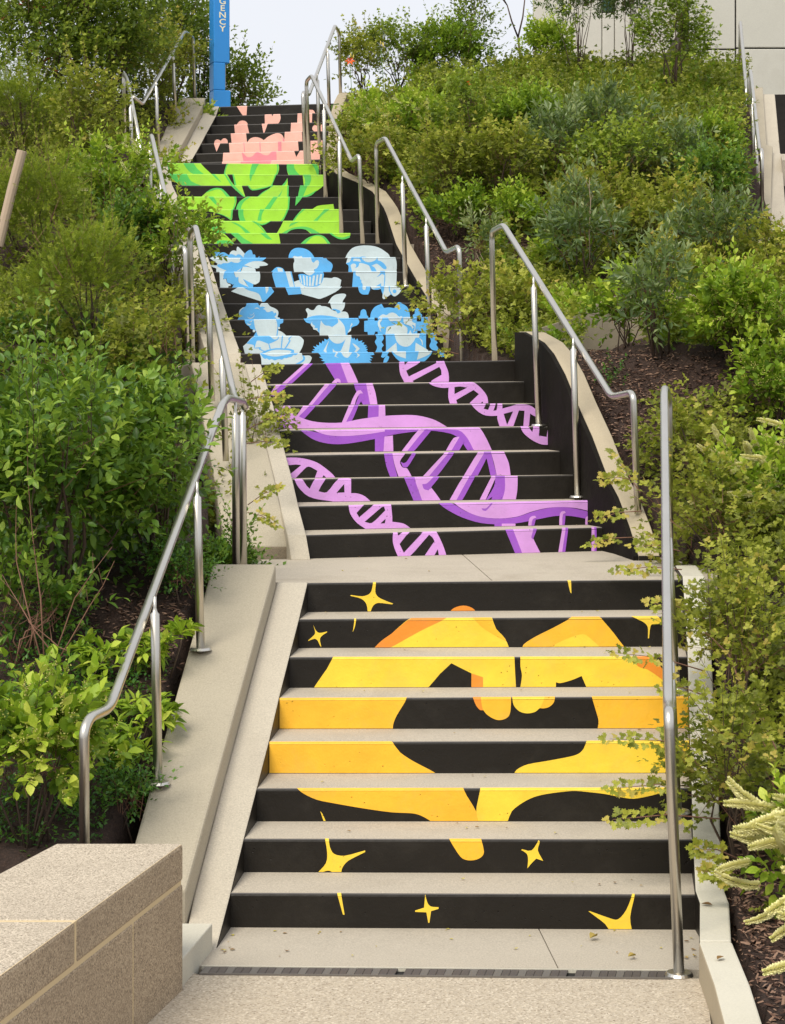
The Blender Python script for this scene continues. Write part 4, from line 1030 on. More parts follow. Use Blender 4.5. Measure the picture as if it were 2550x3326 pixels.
cheek('raised_band', [P(2500, 1150, 112), P(2500, 900, 126), P(2505, 640, 139), P(2510, 475, 147.5), P(2490, 470, 148), P(2478, 284, 161.5), P(2477, 284, 163)], 1.5, 'band', 3.0)
# ------------------------------------------------------------------ steel handrails
RR = .0215
def flange(p, par, slope=0):
    bm = bmesh.new(); bmesh.ops.create_cone(bm, cap_ends=True, segments=24, radius1=.058, radius2=.050, depth=.014, matrix=Matrix.Translation(p + Vector((0, 0, .007))) @ Matrix.Rotation(slope, 4, 'X'))
    for f in bm.faces: f.smooth = False
    o = obj('flange', bm, M['steel'], par); bevel(o, .003); return o
def handrail(label, rail, posts, r=.07):
    """rail: list of (u,v,Y); posts: list of (utop,vtop,ubot,vbot,Y,flange)"""
    pts = [P(*p) for p in rail]
    root = thing('handrail', label, 'handrail', pts[0].copy(), 'brushed steel handrails')
    bm = bmesh.new(); tube(bm, rounded(pts, r), RR, 16)
    obj('rail', bm, M['steel'], root)
    for (ut, vt, ub, vb, Y, fl_) in posts:
        a, b = P(ut, vt, Y), P(ub, vb, Y)
        bm = bmesh.new(); top = a; full = (vb - vt) > 0
        tube(bm, [b - Z_ * .03, a - (a - b).normalized() * .03, a - (a - b).normalized() * .02, a + Z_ * .0, a + Z_ * .05], RR, 14, rads=[RR, RR, RR * .55, .008, .008])
        o = obj('post', bm, M['steel'], root)
        if fl_: flange(b, o)
    return root
handrail('handrail right of the golden hands steps, its post on the pavement beside the drain',
  [(2206, 3168, 49.3), (2172, 2312, 49.3), (2170, 2294, 51.2), (2157, 1285, 70.0), (2159, 1258, 71.2), (2172, 1290, 72.0), (2176, 1870, 72.0)],
  [(2174, 2130, 2200, 2640, 54.6, True), (2168, 1730, 2196, 2240, 60.8, True)])
flange(P(2206, 3168, 49.3), bpy.data.objects['handrail'])
handrail('handrail right of the purple DNA steps, crossing in front of the curved wall cap',
  [(2078, 1803, 78.2), (2057, 1290, 78.2), (2050, 1276, 78.5), (1987, 1289, 80.3), (1636, 731, 94.4), (1597, 752, 96.5), (1607, 1172, 96.5)],
  [(1733, 921, 1751, 1384, 89.0, True), (1862, 1121, 1877, 1616, 83.6, True)])
handrail('handrail right of the blue busts steps, planted among low sumac and mulch',
  [(1503, 1175, 107), (1492, 815, 107), (1486, 802, 107.3), (1450, 819, 109.2), (1251, 448, 124.0), (1222, 466, 125.6), (1227, 792, 125.6)],
  [(1307, 588, 1318, 931, 118, True), (1384, 725, 1399, 1074, 112, False)])
handrail('handrail right of the green leaf steps ending above the dark side wall',
  [(1178, 792, 124.9), (1168, 515, 124.9), (1163, 506, 125.1), (1143, 524, 126.8), (1012, 245, 141), (995, 264, 142.6), (1005, 534, 142.6)],
  [(1102, 456, 1109, 757, 128.2, False), (1052, 351, 1058, 640, 133.6, False)])
handrail('uppermost right handrail beside the pink steps, outlined against the sky',
  [(993, 532, 143.6), (984, 310, 143.6), (987, 299, 144), (1003, 309, 145.5), (1088, 83, 161.2), (1102, 105, 163), (1107, 350, 163)],
  [(1031, 253, 1038, 480, 149.5, False), (1064, 168, 1070, 354, 155, False)])
handrail('lower left handrail on the raised concrete band beside the golden steps',
  [(274, 2760, 51), (273, 2372, 51), (292, 2331, 51.4), (357, 2301, 52.6), (722, 1313, 69.4), (740, 1293, 70.6), (788, 1306, 73.4), (797, 1325, 73.6)],
  [(503, 1973, 514, 2547, 56.55, True), (640, 1597, 652, 2112, 62.9, True), (765, 1335, 767, 1835, 71.6, False), (788, 1335, 791, 1835, 74.5, False)])
handrail('left handrail of the purple steps rising behind the broad leaf shrub',
  [(775, 1312, 76.5), (762, 1290, 78.6), (755, 1262, 80), (636, 736, 94.4), (617, 757, 96.5), (625, 1180, 96.5)],
  [(721, 1153, 734, 1483, 83.5, False), (676, 945, 689, 1290, 88.5, False)])
handrail('left handrail of the blue steps half buried in sumac leaves',
  [(610, 1180, 107), (602, 818, 107), (597, 803, 107.3), (579, 824, 109.2), (492, 437, 124), (464, 512, 127.6)],
  [(560, 818, 568, 1060, 112, False), (523, 576, 530, 860, 120.4, False), (487, 476, 493, 760, 124.5, False)])
handrail('upper left handrail of the green steps running steeply through the shrubs',
  [(464, 512, 127.6), (413, 258, 141.6), (402, 236, 143), (404, 480, 143)],
  [(424, 342, 431, 600, 137.6, False), (444, 446, 451, 680, 131.5, False), (402, 285, 405, 520, 143.2, False)])
handrail('uppermost left handrail below the blue emergency tower',
  [(432, 313, 145), (462, 339, 147), (600, 102, 161.4), (627, 121, 163.2), (634, 320, 163.2)],
  [(507, 277, 516, 520, 150, False), (562, 172, 570, 380, 158, False)])
handrail('far right handrail in front of the building, the taller of the two side stair rails',
  [(2402, 300, 164), (2404, 80, 164), (2405, 70, 163), (2424, 290, 149.5), (2428, 560, 149)],
  [(2417, 190, 2418, 400, 156, False)])
handrail('far right handrail of the side stairway, the shorter one lower on the bank',
  [(2430, 470, 147.5), (2434, 235, 147.5), (2437, 228, 146.5), (2466, 490, 134), (2473, 486, 132.6), (2474, 510, 132.2), (2476, 700, 132.2)],
  [(2445, 330, 2447, 620, 141, False), (2456, 430, 2459, 680, 137, False)])
# ------------------------------------------------------------------ hillside
def IN(x, t): return np.interp(x, [a for a, b in t], [b for a, b in t])
PR = [(0,.75),(46,.8),(53.6,1.1),(68,8.0),(76,9.3),(77.4,9.5),(80.5,11.2),(84.8,13.9),(88.3,15.9),(92,16.6),(95,16.3),(98,16.2),(103,16.8),(109,18.8),(115,20.5),(123.8,24.5),(127,26.6),(131,28.3),(140,32.2),(150,35.5),(161,39.2),(166,39.9),(176,39.8)]
PL = [(0,2.3),(52,2.1),(54,2.3),(57,3.3),(60,4.9),(68.3,8.7),(76,9.3),(79.3,10.2),(94,16.9),(107,17.8),(124,25),(127.5,25.8),(140,32),(147,32.0),(161,38.5),(166,39.3),(176,39.6)]
LB = [(28,-12.9),(44.5,-8.9),(48,-8.3),(50,-7.9),(57,-7.1),(62,-6.6),(67.5,-6.3),(70,-6.9),(79,-7.0),(94,-10.4),(98,-13.3),(109,-11.2),(124,-14.2),(127,-17.0),(140,-18.5),(147,-17.8),(161,-17.1),(166,-16.8)]
RBD = [(28,4.5),(42,7.75),(45,8.0),(53.6,8.8),(68,10.9),(71,11.6),(76,10.6),(77.4,10.1),(80.5,9.6),(84.8,8.6),(88.3,7.9),(94.7,6.8),(97,6.1),(99,4.4),(109,3.3),(115,3.0),(123.8,1.2),(127,.4),(131,-.4),(136,-2.6),(140,-3.5),(150,-3.5),(161,-3.2),(166,-3.0)]
def nz_(x, y): return .22 * np.sin(x * 1.3 + y * .7) * np.cos(y * .9 - x * .4) + .12 * np.sin(3.1 * x + 1.7 * y) 
def terr(x, y):
    x = np.asarray(x, float); y = np.asarray(y, float)
    l, r = IN(y, LB), IN(y, RBD); mid = (l + r) / 2
    zr, zl = IN(y, PR), IN(y, PL)
    z = np.where(x > mid, zr, zl)
    dr = np.clip((x - r) / .25, 0, 1); dl_ = np.clip((l - x) / .25, 0, 1)
    side = np.maximum(dr, dl_)
    far = np.clip(np.maximum(x - r, l - x) / 4, 0, 1)
    z = z + nz_(x, y) * (.25 + .75 * far) + .10 * np.clip(x - r - 3, 0, 12) * (y > 60)
    z = z - 6.5 * np.clip((x - .1785 * y) / .5, 0, 1) * (y > 118)
    low = IN(y, [(0, -2), (53, -2.0), (68, 4.5), (79, 5), (94, 12), (109, 13), (124, 21), (140, 28), (148, 28.5), (161, 35.5), (200, 36)])
    up = np.clip((y - 163) / 3, 0, 1); side = np.maximum(side, up * .0)
    return z * side + low * (1 - side)
xs = np.unique(np.concatenate([np.linspace(-90, -24, 34), np.linspace(-24, 24, 260), np.linspace(24, 90, 34)]))
ys = np.unique(np.concatenate([np.linspace(20, 44, 16), np.linspace(44, 170, 300), np.linspace(170, 330, 30)]))
GX, GY = np.meshgrid(xs, ys); GZ = terr(GX, GY)
nx_, ny_ = len(xs), len(ys); Vt = np.stack([GX, GY, GZ], -1).reshape(-1, 3) * H
Vt[:, 2] += rng.normal(0, .006, len(Vt))
i0 = (np.arange(ny_ - 1)[:, None] * nx_ + np.arange(nx_ - 1)[None, :]).ravel()
me = raw_mesh('hillside', Vt, np.stack([i0, i0 + 1, i0 + nx_ + 1, i0 + nx_], 1)); me.polygons.foreach_set('use_smooth', [True] * len(me.polygons))
struct('hillside', me, M['mulch'])
bm = bmesh.new(); bmesh.ops.create_grid(bm, x_segments=1, y_segments=1, size=600, matrix=Matrix.Translation((0, 0, -.35 - .0)))
struct('ground', bm, M['mulch'])
def hit(uo, vo, Y=None, dz=0):
    u, v = uo * 1.51786, vo * 1.51786
    if Y is not None:
        x = (u - CX) * Y / FP; return np.array([x, Y, float(terr(x, Y))]) * H
    Yv = np.arange(44, 176, .1); X = (u - CX) * Yv / FP; Zr = EYE - (v - HZ) * Yv / FP
    d = terr(X, Yv) - Zr; k = np.argmax(d > 0) if (d > 0).any() else len(Yv) - 60
    return np.array([X[k], Yv[k], float(terr(X[k], Yv[k]))]) * H
def inpoly(px, py, poly):
    c = np.zeros(len(px), bool); n = len(poly)
    for i in range(n):
        x1, y1 = poly[i]; x2, y2 = poly[(i + 1) % n]
        if y1 == y2: continue
        k = ((y1 > py) != (y2 > py)) & (px < (x2 - x1) * (py - y1) / (y2 - y1) + x1); c ^= k
    return c
def proj(p):
    Y = p[:, 1]; u = CX + FP * p[:, 0] / Y; v = HZ - FP * (p[:, 2] - EYE * H) / Y
    return u / 1.51786, v / 1.51786
# wood chips lying on the open mulch
def chips(n, x0, x1, y0, y1):
    x = rng.uniform(x0, x1, n); y = rng.uniform(y0, y1, n); z = terr(x, y)
    return np.stack([x, y, z], 1) * H
# ------------------------------------------------------------------ foliage machinery
def fan(pts, fold=.1):
    V = [(x, y, abs(x) * fold * 2.2) for x, y in pts]; F = [(0, i, i + 1) for i in range(1, len(pts) - 1)]
    return np.array(V, float), np.array(F)
def ell(wd, fold=.35, curl=.10):
    V = [(0, 0, 0), (-wd * .78, .27, wd * fold), (-wd, .52, wd * fold), (-wd * .6, .8, wd * fold * .5 - curl * .5), (0, 1, -curl), (wd * .6, .8, wd * fold * .5 - curl * .5), (wd, .52, wd * fold), (wd * .78, .27, wd * fold), (0, .5, 0)]
    return np.array(V, float), np.array([(8, i, (i + 1) % 8) for i in range(8)])
def kite(wd, fold=.3):
    return np.array([(0, 0, 0), (-wd, .45, wd * fold), (0, 1, -.06), (wd, .45, wd * fold)], float), np.array([(0, 2, 1), (0, 3, 2)])
def joined(parts):
    V, F, o = [], [], 0
    for v, f in parts: V.append(v); F.append(f + o); o += len(v)
    return np.concatenate(V), np.concatenate(F)
def rotz(vf, deg, s=1, off=(0, 0, 0)):
    v, f = vf; a = R(deg); Rr = np.array([[math.cos(a), -math.sin(a), 0], [math.sin(a), math.cos(a), 0], [0, 0, 1]]); return (v * s) @ Rr.T + np.array(off), f
lobe = (np.array([(0, 0, 0), (-.18, .28, .05), (-.42, .50, .10), (-.22, .60, .05), (-.34, .86, .05), (-.10, .82, .0), (0, 1.02, -.06), (.12, .81, .0), (.33, .83, .05), (.22, .60, .05), (.40, .47, .10), (.18, .26, .05), (0, .5, 0)]), np.array([(12, i, (i + 1) % 12) for i in range(12)]))
def rock(vf, ax, deg):
    v, f = vf; a = R(deg)
    Q = {'x': np.array([[1, 0, 0], [0, math.cos(a), -math.sin(a)], [0, math.sin(a), math.cos(a)]]), 'y': np.array([[math.cos(a), 0, math.sin(a)], [0, 1, 0], [-math.sin(a), 0, math.cos(a)]])}[ax]
    return v @ Q.T, f
T_SUMAC = joined([rotz(lobe, 0, .62, (0, .32, 0)), rotz(rock(lobe, 'y', 18), 68, .50, (0, .30, 0)), rotz(rock(lobe, 'y', -18), -68, .50, (0, .30, 0))])
k3 = kite(.34)
T_SUMAC_FAR = joined([rotz(k3, 0, .66, (0, .30, 0)), rotz(rock(k3, 'y', 20), 66, .54, (0, .28, 0)), rotz(rock(k3, 'y', -20), -66, .54, (0, .28, 0))])
T_ELL = ell(.25); T_ELLW = ell(.30); T_KITE = kite(.24); T_KITEW = kite(.3); T_LONG = kite(.17); T_THIN = kite(.09, .1)
T_THUJA = joined([rotz(kite(.13, .2), d_, l_, (0, o_, 0)) for d_, l_, o_ in ((0, .6, .4), (38, .5, .05), (-38, .5, .05), (42, .42, .35), (-42, .42, .35))])
T_LONGN = ell(.19, .3, .16)
def unit(a): return a / np.maximum(np.linalg.norm(a, axis=-1, keepdims=True), 1e-9)
def place(tmpl, pos, ydir, ndir, length):
    """many copies of a leaf template -> vertices, faces"""
    Vt_, Ft = tmpl; y = unit(ydir); x = unit(np.cross(y, ndir)); n = np.cross(x, y)
    L = np.asarray(length)[:, None, None]
    V = pos[:, None, :] + L * (Vt_[None, :, 0:1] * x[:, None, :] + Vt_[None, :, 1:2] * y[:, None, :] + Vt_[None, :, 2:3] * n[:, None, :])
    F = Ft[None] + (np.arange(len(pos)) * len(Vt_))[:, None, None]
    return V.reshape(-1, 3), F.reshape(-1, 3), len(Ft)
def rsph(n):
    a = rng.normal(size=(n, 3)); return unit(a)
def sprigs(org, d, slen, nl, leaf, spread=(75, 30), up=.6, jit=.35, cup=0.0):
    """leaf frames along sprigs. org,d (S,3)"""
    S = len(org); t = np.linspace(.12, 1, nl)[None, :] * np.ones((S, 1)); t = np.clip(t + rng.normal(0, .04, t.shape), 0, 1.05)
    ref = unit(np.cross(d, np.array([.13, .21, .97]))); r2 = np.cross(d, ref)
    ph = rng.uniform(0, 6.28, (S, 1)) + np.arange(nl)[None, :] * 2.4 + rng.normal(0, .3, (S, nl))
    al = np.radians(spread[0] + (spread[1] - spread[0]) * t) 
    side = ref[:, None] * np.cos(ph)[..., None] + r2[:, None] * np.sin(ph)[..., None]
    droop = np.zeros(3); droop[2] = -1
    pos = org[:, None] + d[:, None] * (slen[:, None] * t)[..., None] 
    ld = d[:, None] * np.cos(al)[..., None] + side * np.sin(al)[..., None] + rng.normal(0, .12, pos.shape)
    nn = np.array([0, 0, up]) + d[:, None] * cup + rng.normal(0, jit, pos.shape)
    ll = leaf * rng.uniform(.65, 1.15, (S, nl)) * (1 - .25 * np.abs(t - .5))
    return pos.reshape(-1, 3), ld.reshape(-1, 3), nn.reshape(-1, 3), ll.ravel(), t.ravel()
KIND = dict(   # template, leaf length, leaves per sprig, sprig length, material, cover, spread, up
    sumac=(T_SUMAC, .060, 7, .17, 'lf_sumac', 1.45, (70, 30), .7), sumacfar=(T_SUMAC_FAR, .072, 6, .18, 'lf_sumac', 1.5, (70, 30), .7),
    sumacgreen=(T_SUMAC_FAR, .070, 6, .18, 'lf_sumac2', 1.5, (70, 30), .7),
    broad=(T_ELL, .076, 9, .20, 'lf_broad', 2.0, (70, 35), .9), bright=(T_ELLW, .066, 8, .14, 'lf_bright', 1.7, (65, 30), .7),
    brightfar=(T_KITEW, .064, 8, .13, 'lf_bright', 1.9, (65, 30), .7),
    grey=(T_LONG, .105, 9, .17, 'lf_grey', 1.7, (75, 25), .6), dark=(T_KITEW, .068, 8, .18, 'lf_dark', 1.8, (70, 35), .8),
    tree=(T_KITEW, .080, 8, .26, 'lf_tree', 1.5, (70, 35), .8), thuja=(T_THUJA, .050, 9, .13, 'lf_thuja', 1.5, (60, 20), .9),
    whorl=(T_LONGN, .078, 9, .022, 'lf_bright', 1.5, (78, 50), 1.1), vinca=(T_KITEW, .030, 8, .12, 'lf_vinca', 1.6, (70, 40), 1.2),
    sweet=(T_ELLW, .060, 8, .14, 'lf_bright', 1.4, (65, 30), .8), sweetfar=(T_KITEW, .075, 8, .14, 'lf_bright', 1.6, (65, 30), .8))
def stems_mesh(base, tips, r0, seg=4, sag=0):
    bm = bmesh.new()
    for tp in tips:
        tp = Vector(tp); b = Vector(base) + Vector((random.uniform(-.06, .06), random.uniform(-.06, .06), -.03)); m1 = b.lerp(tp, .45) + Vector((random.uniform(-.05, .05), random.uniform(-.05, .05), .05))
        q = b.lerp(tp, .75) + Vector((random.uniform(-.03, .03), 0, random.uniform(0, .05)))
        tube(bm, [b, m1, q, tp], r0, seg, rads=[r0, r0 * .75, r0 * .45, r0 * .2])
    return bm
leaf_tmpl_cache = {}
def leaf_mesh(kind, k):
    key = (kind, k)
    if key not in leaf_tmpl_cache:
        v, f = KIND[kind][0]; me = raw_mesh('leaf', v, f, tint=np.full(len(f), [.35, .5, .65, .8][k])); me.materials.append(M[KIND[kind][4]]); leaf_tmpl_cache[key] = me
    return leaf_tmpl_cache[key]
def leaf_objects(kind, pos, yd, nd, L, parent, name='leaf'):
    y = unit(yd); x = unit(np.cross(y, nd)); n = np.cross(x, y)
    for i in range(len(pos)):
        o = bpy.data.objects.new(name, leaf_mesh(kind, int(rng.integers(0, 4)))); COL.objects.link(o)
        o.parent = parent
        if parent.type == 'EMPTY': o.matrix_parent_inverse = Matrix.Translation(-parent.location)
        l = float(L[i])
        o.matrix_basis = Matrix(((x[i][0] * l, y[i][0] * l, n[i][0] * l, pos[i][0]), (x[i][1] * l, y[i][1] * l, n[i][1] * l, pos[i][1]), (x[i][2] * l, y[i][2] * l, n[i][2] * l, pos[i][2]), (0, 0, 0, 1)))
def shrub(kind, base, w_, h_, label, cat='shrub', name='shrub', dens=1.0, d_=None, indiv=0, stems=9, lean=(0, 0), flat_=.5, leaf=1.0, stemmat='bark', group=None, tone=0.0, lobes=None, shell=.55, extra=None, floor=True, lift=0.0, stemr=.009):
    tm, ll, nl, sl, mt, cov, spr, up = KIND[kind]; ll *= leaf
    base = np.array(base, float); d_ = d_ or w_ * .9
    root = thing(name, label, cat, Vector(base), group)
    # uneven clump of lobes
    nb = lobes or int(10 + 8 * min(2, w_ * h_ * 1.2))
    c = rsph(nb) * rng.uniform(.2, .72, (nb, 1)) ** .7; c[:, 2] = np.abs(c[:, 2]) * rng.choice([1, 1, -.35], nb) 
    rad = np.array([w_ / 2, d_ / 2, h_ * .52]); mid = base + np.array([lean[0], lean[1], h_ * (.46 + lift)])
    cl = mid + c * rad; rl = rng.uniform(.22, .42, nb)
    area = 1.15 * math.pi * (w_ * .5) * (h_ * .55) * 2.2 + math.pi * w_ * d_ * .25
    leaf_area = ll * ll * {'sumac': .55, 'sumacfar': .5, 'sumacgreen': .5, 'thuja': .30}.get(kind, .33)
    nleaf = int(min(42000, cov * dens * area / leaf_area)); S = max(12, nleaf // nl)
    k = rng.integers(0, nb, S); dd = rsph(S); dd[:, 2] = dd[:, 2] * .8 + .25; dd = unit(dd)
    rr_ = rng.uniform(shell ** 2, 1, S) ** .5
    org = cl[k] + dd * (rl[k] * rr_)[:, None] * rad * np.array([1, 1, .9])
    out = unit((org - mid) / rad + 1e-6)
    dr = unit(dd * .5 + out * .5 + np.array([0, 0, .45]) + rng.normal(0, .28, (S, 3)))
    sln = sl * rng.uniform(.6, 1.5, S) * (leaf ** .5)
    if floor:
        g = terr(org[:, 0] / H, org[:, 1] / H) * H; ok = org[:, 2] > np.maximum(g + .02, base[2] - h_ * .12)
        org, dr, sln, k = org[ok], dr[ok], sln[ok], k[ok]
    S = len(org)
    pos, ld, nn, L, t = sprigs(org, dr, sln, nl, ll, spr, up)
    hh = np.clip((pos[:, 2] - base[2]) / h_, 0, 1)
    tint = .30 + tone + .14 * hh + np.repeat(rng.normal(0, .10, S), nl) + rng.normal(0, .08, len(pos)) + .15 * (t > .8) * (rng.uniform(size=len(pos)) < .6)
    # long thin shoots breaking the outline
    if kind not in ('whorl', 'vinca'):
        ns_ = int(rng.integers(9, 16) * max(.5, w_)); ks = rng.integers(0, S, ns_ * 6); ks = ks[np.argsort(-(org[ks, 2] - .5 * org[ks, 1]))][:ns_]
        so = org[ks]; sdir = unit(out[ks % len(out)] * .35 + np.array([0, 0, .8]) + rng.normal(0, .28, (len(ks), 3))); ssl = h_ * rng.uniform(.18, .42, len(ks)) + .08
        p2, l2, n2, L2, t2 = sprigs(so, sdir, ssl, 13, ll * .8, (62, 30), up)
        pos, ld, nn, L = np.concatenate([pos, p2]), np.concatenate([ld, l2]), np.concatenate([nn, n2]), np.concatenate([L, L2])
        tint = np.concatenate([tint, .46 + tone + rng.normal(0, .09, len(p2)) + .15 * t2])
        bmx = bmesh.new()
        for a_, d__, q_ in zip(so, sdir, ssl): tube(bmx, [a_ - d__ * .15, a_ + d__ * q_], .0022, 3, rads=[.003, .001], cap=False)
        obj('shoots', bmx, M['twig' if rng.uniform() < .6 else 'bark'], root)['kind'] = 'stuff'
    # split off leaves large enough in the picture to be their own objects
    if indiv:
        uo, vo = proj(pos); inn = np.where((uo > 2) & (uo < 1678) & (vo > 2) & (vo < 2188))[0]
        front = inn[np.argsort(pos[inn, 1] + rng.uniform(0, .12, len(inn)))][:indiv]
        leaf_objects(kind, pos[front], ld[front], nn[front], L[front], root)
        keep = np.ones(len(pos), bool); keep[front] = False
        pos, ld, nn, L, tint = pos[keep], ld[keep], nn[keep], L[keep], tint[keep]
    V, F, m_ = place(tm, pos, ld, nn, L)
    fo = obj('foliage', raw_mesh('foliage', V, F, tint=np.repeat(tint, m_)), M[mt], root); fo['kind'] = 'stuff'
    if stems:
        tips = [cl[i] + rng.normal(0, .03, 3) for i in rng.integers(0, nb, stems)]
        obj('stems', stems_mesh(base, tips, stemr * max(.6, min(1.6, h_))), M[stemmat], root)
        # fine twigs carrying the sprigs
        q = rng.integers(0, S, min(S, int(70 * w_ / .8))); a = org[q] - dr[q] * (sln[q] * .8)[:, None]; b = org[q] + dr[q] * sln[q][:, None]
        x = unit(np.cross(dr[q], np.array([0, .9, .3]))) * .0016
        Vq = np.stack([a - x, a + x, b], 1).reshape(-1, 3); Vq2 = Vq + np.array([0, .0012, .0012]); 
        obj('twigs', raw_mesh('twigs', np.concatenate([Vq, Vq2]), np.arange(6 * len(q)).reshape(-1, 3)), M['twig'], root)['kind'] = 'stuff'
    if extra: extra(root, cl, rl, rad, mid, org, dr, sln)
    return root
# flower spike: curved, bristling with florets
def spike_mesh(k, far=False):
    key = ('spike', k, far)
    if key in leaf_tmpl_cache: return leaf_tmpl_cache[key]
    n = 34 if far else 280; s = np.linspace(0, 1, n) ** .9; bend = [.12, .3, -.2, .5][k]
    ax = np.stack([np.zeros(n), s, bend * s * s * .6], 1); ph = np.arange(n) * 2.399
    rad = .072 * (1 - .50 * s ** 3) * (1 + .3 * rng.uniform(-1, 1, n))
    dirs = np.stack([np.cos(ph), np.full(n, .12), np.sin(ph)], 1)
    V, F, m_ = place(kite(.50, .5), ax + dirs * .025, dirs, np.stack([-np.sin(ph), np.zeros(n), np.cos(ph)], 1), rad * 1.3 * (1.5 if far else 1))
    me = raw_mesh('flower_spike', V, F, tint=np.repeat(rng.uniform(.5, 1.0, n) - .25 * (s > .9), m_)); me.materials.append(M['flower']); leaf_tmpl_cache[key] = me; return me
def spikes(root, pts, dirs, L, far=False):
    for i in range(len(pts)):
        o = bpy.data.objects.new('flower_spike', spike_mesh(int(rng.integers(0, 4)), far)); COL.objects.link(o); o.parent = root; o.matrix_parent_inverse = Matrix.Translation(-root.location)
        y = Vector(dirs[i]).normalized(); x = y.cross(Vector((0, 0, 1))).normalized(); n = x.cross(y)
        l = float(L[i]); A = Matrix((x, y, n)).transposed().to_4x4(); o.matrix_basis = Matrix.Translation(Vector(pts[i])) @ A @ Matrix.Diagonal((l * 1.05, l, l * 1.05, 1))
def sweet_extra(n, L, far=False, side=(-.6, -.5, .05)):
    def f(root, cl, rl, rad, mid, org, dr, sln):
        sc = ((org - mid) / rad) @ np.array([-.15, -.75, .65]); idx = np.argsort(-sc)[:max(n * 3, n)]; idx = rng.choice(idx, min(n, len(idx)), replace=False)
        d = unit(dr[idx] * .35 + np.array(side) + rng.normal(0, .28, (len(idx), 3)))
        spikes(root, org[idx] + dr[idx] * (sln[idx] * .8)[:, None], d, L * rng.uniform(.7, 1.15, len(idx)), far)
    return f
def buds_extra(n, s=.006):
    def f(root, cl, rl, rad, mid, org, dr, sln):
        i = rng.integers(0, len(org), n); c = org[i] + dr[i] * (sln[i] * rng.uniform(.3, 1, n))[:, None]
        m = 5; p = np.repeat(c, m, 0) + rng.normal(0, s * 1.8, (n * m, 3)); d = rsph(len(p))
        V, F, k = place((np.array([(-.5, 0, 0), (.5, 0, .2), (0, .9, 0), (0, .4, .7)]), np.array([(0, 1, 2), (0, 2, 3), (1, 3, 2), (0, 3, 1)])), p, d, rsph(len(p)), np.full(len(p), s * 1.6))
        o = obj('buds', raw_mesh('buds', V, F, tint=rng.uniform(.3, .9, len(F))), M['bud'], root); o['kind'] = 'stuff'
    return f
def twig_extra(tips, r=.004, m='twig', name='bare_twig'):
    def f(root, *a):
        for path in tips:
            pts = [P(x * 1.51786, y * 1.51786, Y) for x, y, Y in path]; bm = bmesh.new(); n = len(pts)
            mids = []
            for i in range(n - 1):
                mids.append(pts[i]); mids.append(pts[i].lerp(pts[i + 1], .5) + Vector((random.uniform(-.01, .01), 0, random.uniform(-.01, .01))))
            mids.append(pts[-1]); k = len(mids)
            tube(bm, mids, r, 5, rads=[r * (1 - .75 * i / (k - 1)) for i in range(k)])
            for i in range(1, k - 1):
                d = (mids[i + 1] - mids[i]).normalized(); s = Vector((random.choice((-1, 1)) * .7, random.uniform(-.5, .5), .5)); q = mids[i] + (d + s).normalized() * random.uniform(.04, .10)
                tube(bm, [mids[i], q], r * .4, 4, rads=[r * .45, r * .12])
            obj(name, bm, M[m], root)
    return f
def multi(*fs):
    def f(*a):
        for g in fs: g(*a)
    return f
def SZ(base, w_o, h_o):
    s = 1.51786 * (base[1] / H) / FP * H; return w_o * s, h_o * s
def plant(kind, uo, vo, w_o, h_o, label, Y=None, **k):
    b = hit(uo, vo, Y); w_, h_ = SZ(b, w_o, h_o); return shrub(kind, b, w_, h_, label, **k)
def overhang(root, path, kind='sumac', n=17, name='branch'):
    """a leafy branch reaching over the concrete, each leaf its own object"""
    p = [P(*q) for q in path]; a, b = p[0], p[-1]; mid = a.lerp(b, .5) + Vector((0, 0, .02)); pts = [a, mid, b]
    bm = bmesh.new(); tube(bm, pts, .003, 5, rads=[.0035, .0026, .001]); br = obj(name, bm, M['twig'], root)
    t = np.linspace(.30, 1.0, n); A, B, Mi = [np.array(q) for q in (a, b, mid)]
    pos = A * ((1 - t) ** 2)[:, None] + Mi * (2 * t * (1 - t))[:, None] + B * (t ** 2)[:, None]
    d = unit((B - A)[None] * np.ones((n, 1))); sd = np.where(np.arange(n) % 2, 1, -1)[:, None]
    ld = d * .5 + np.array([0, -.25, .0]) + sd * np.array([0, .35, .75]) * rng.uniform(.5, 1.1, (n, 1)) + rng.normal(0, .2, (n, 3)); ld[-1] = d[-1]
    nn = np.array([0, -.6, .7]) + rng.normal(0, .35, (n, 3))
    leaf_objects(kind, pos, ld, nn, .062 * rng.uniform(.7, 1.15, n), br)
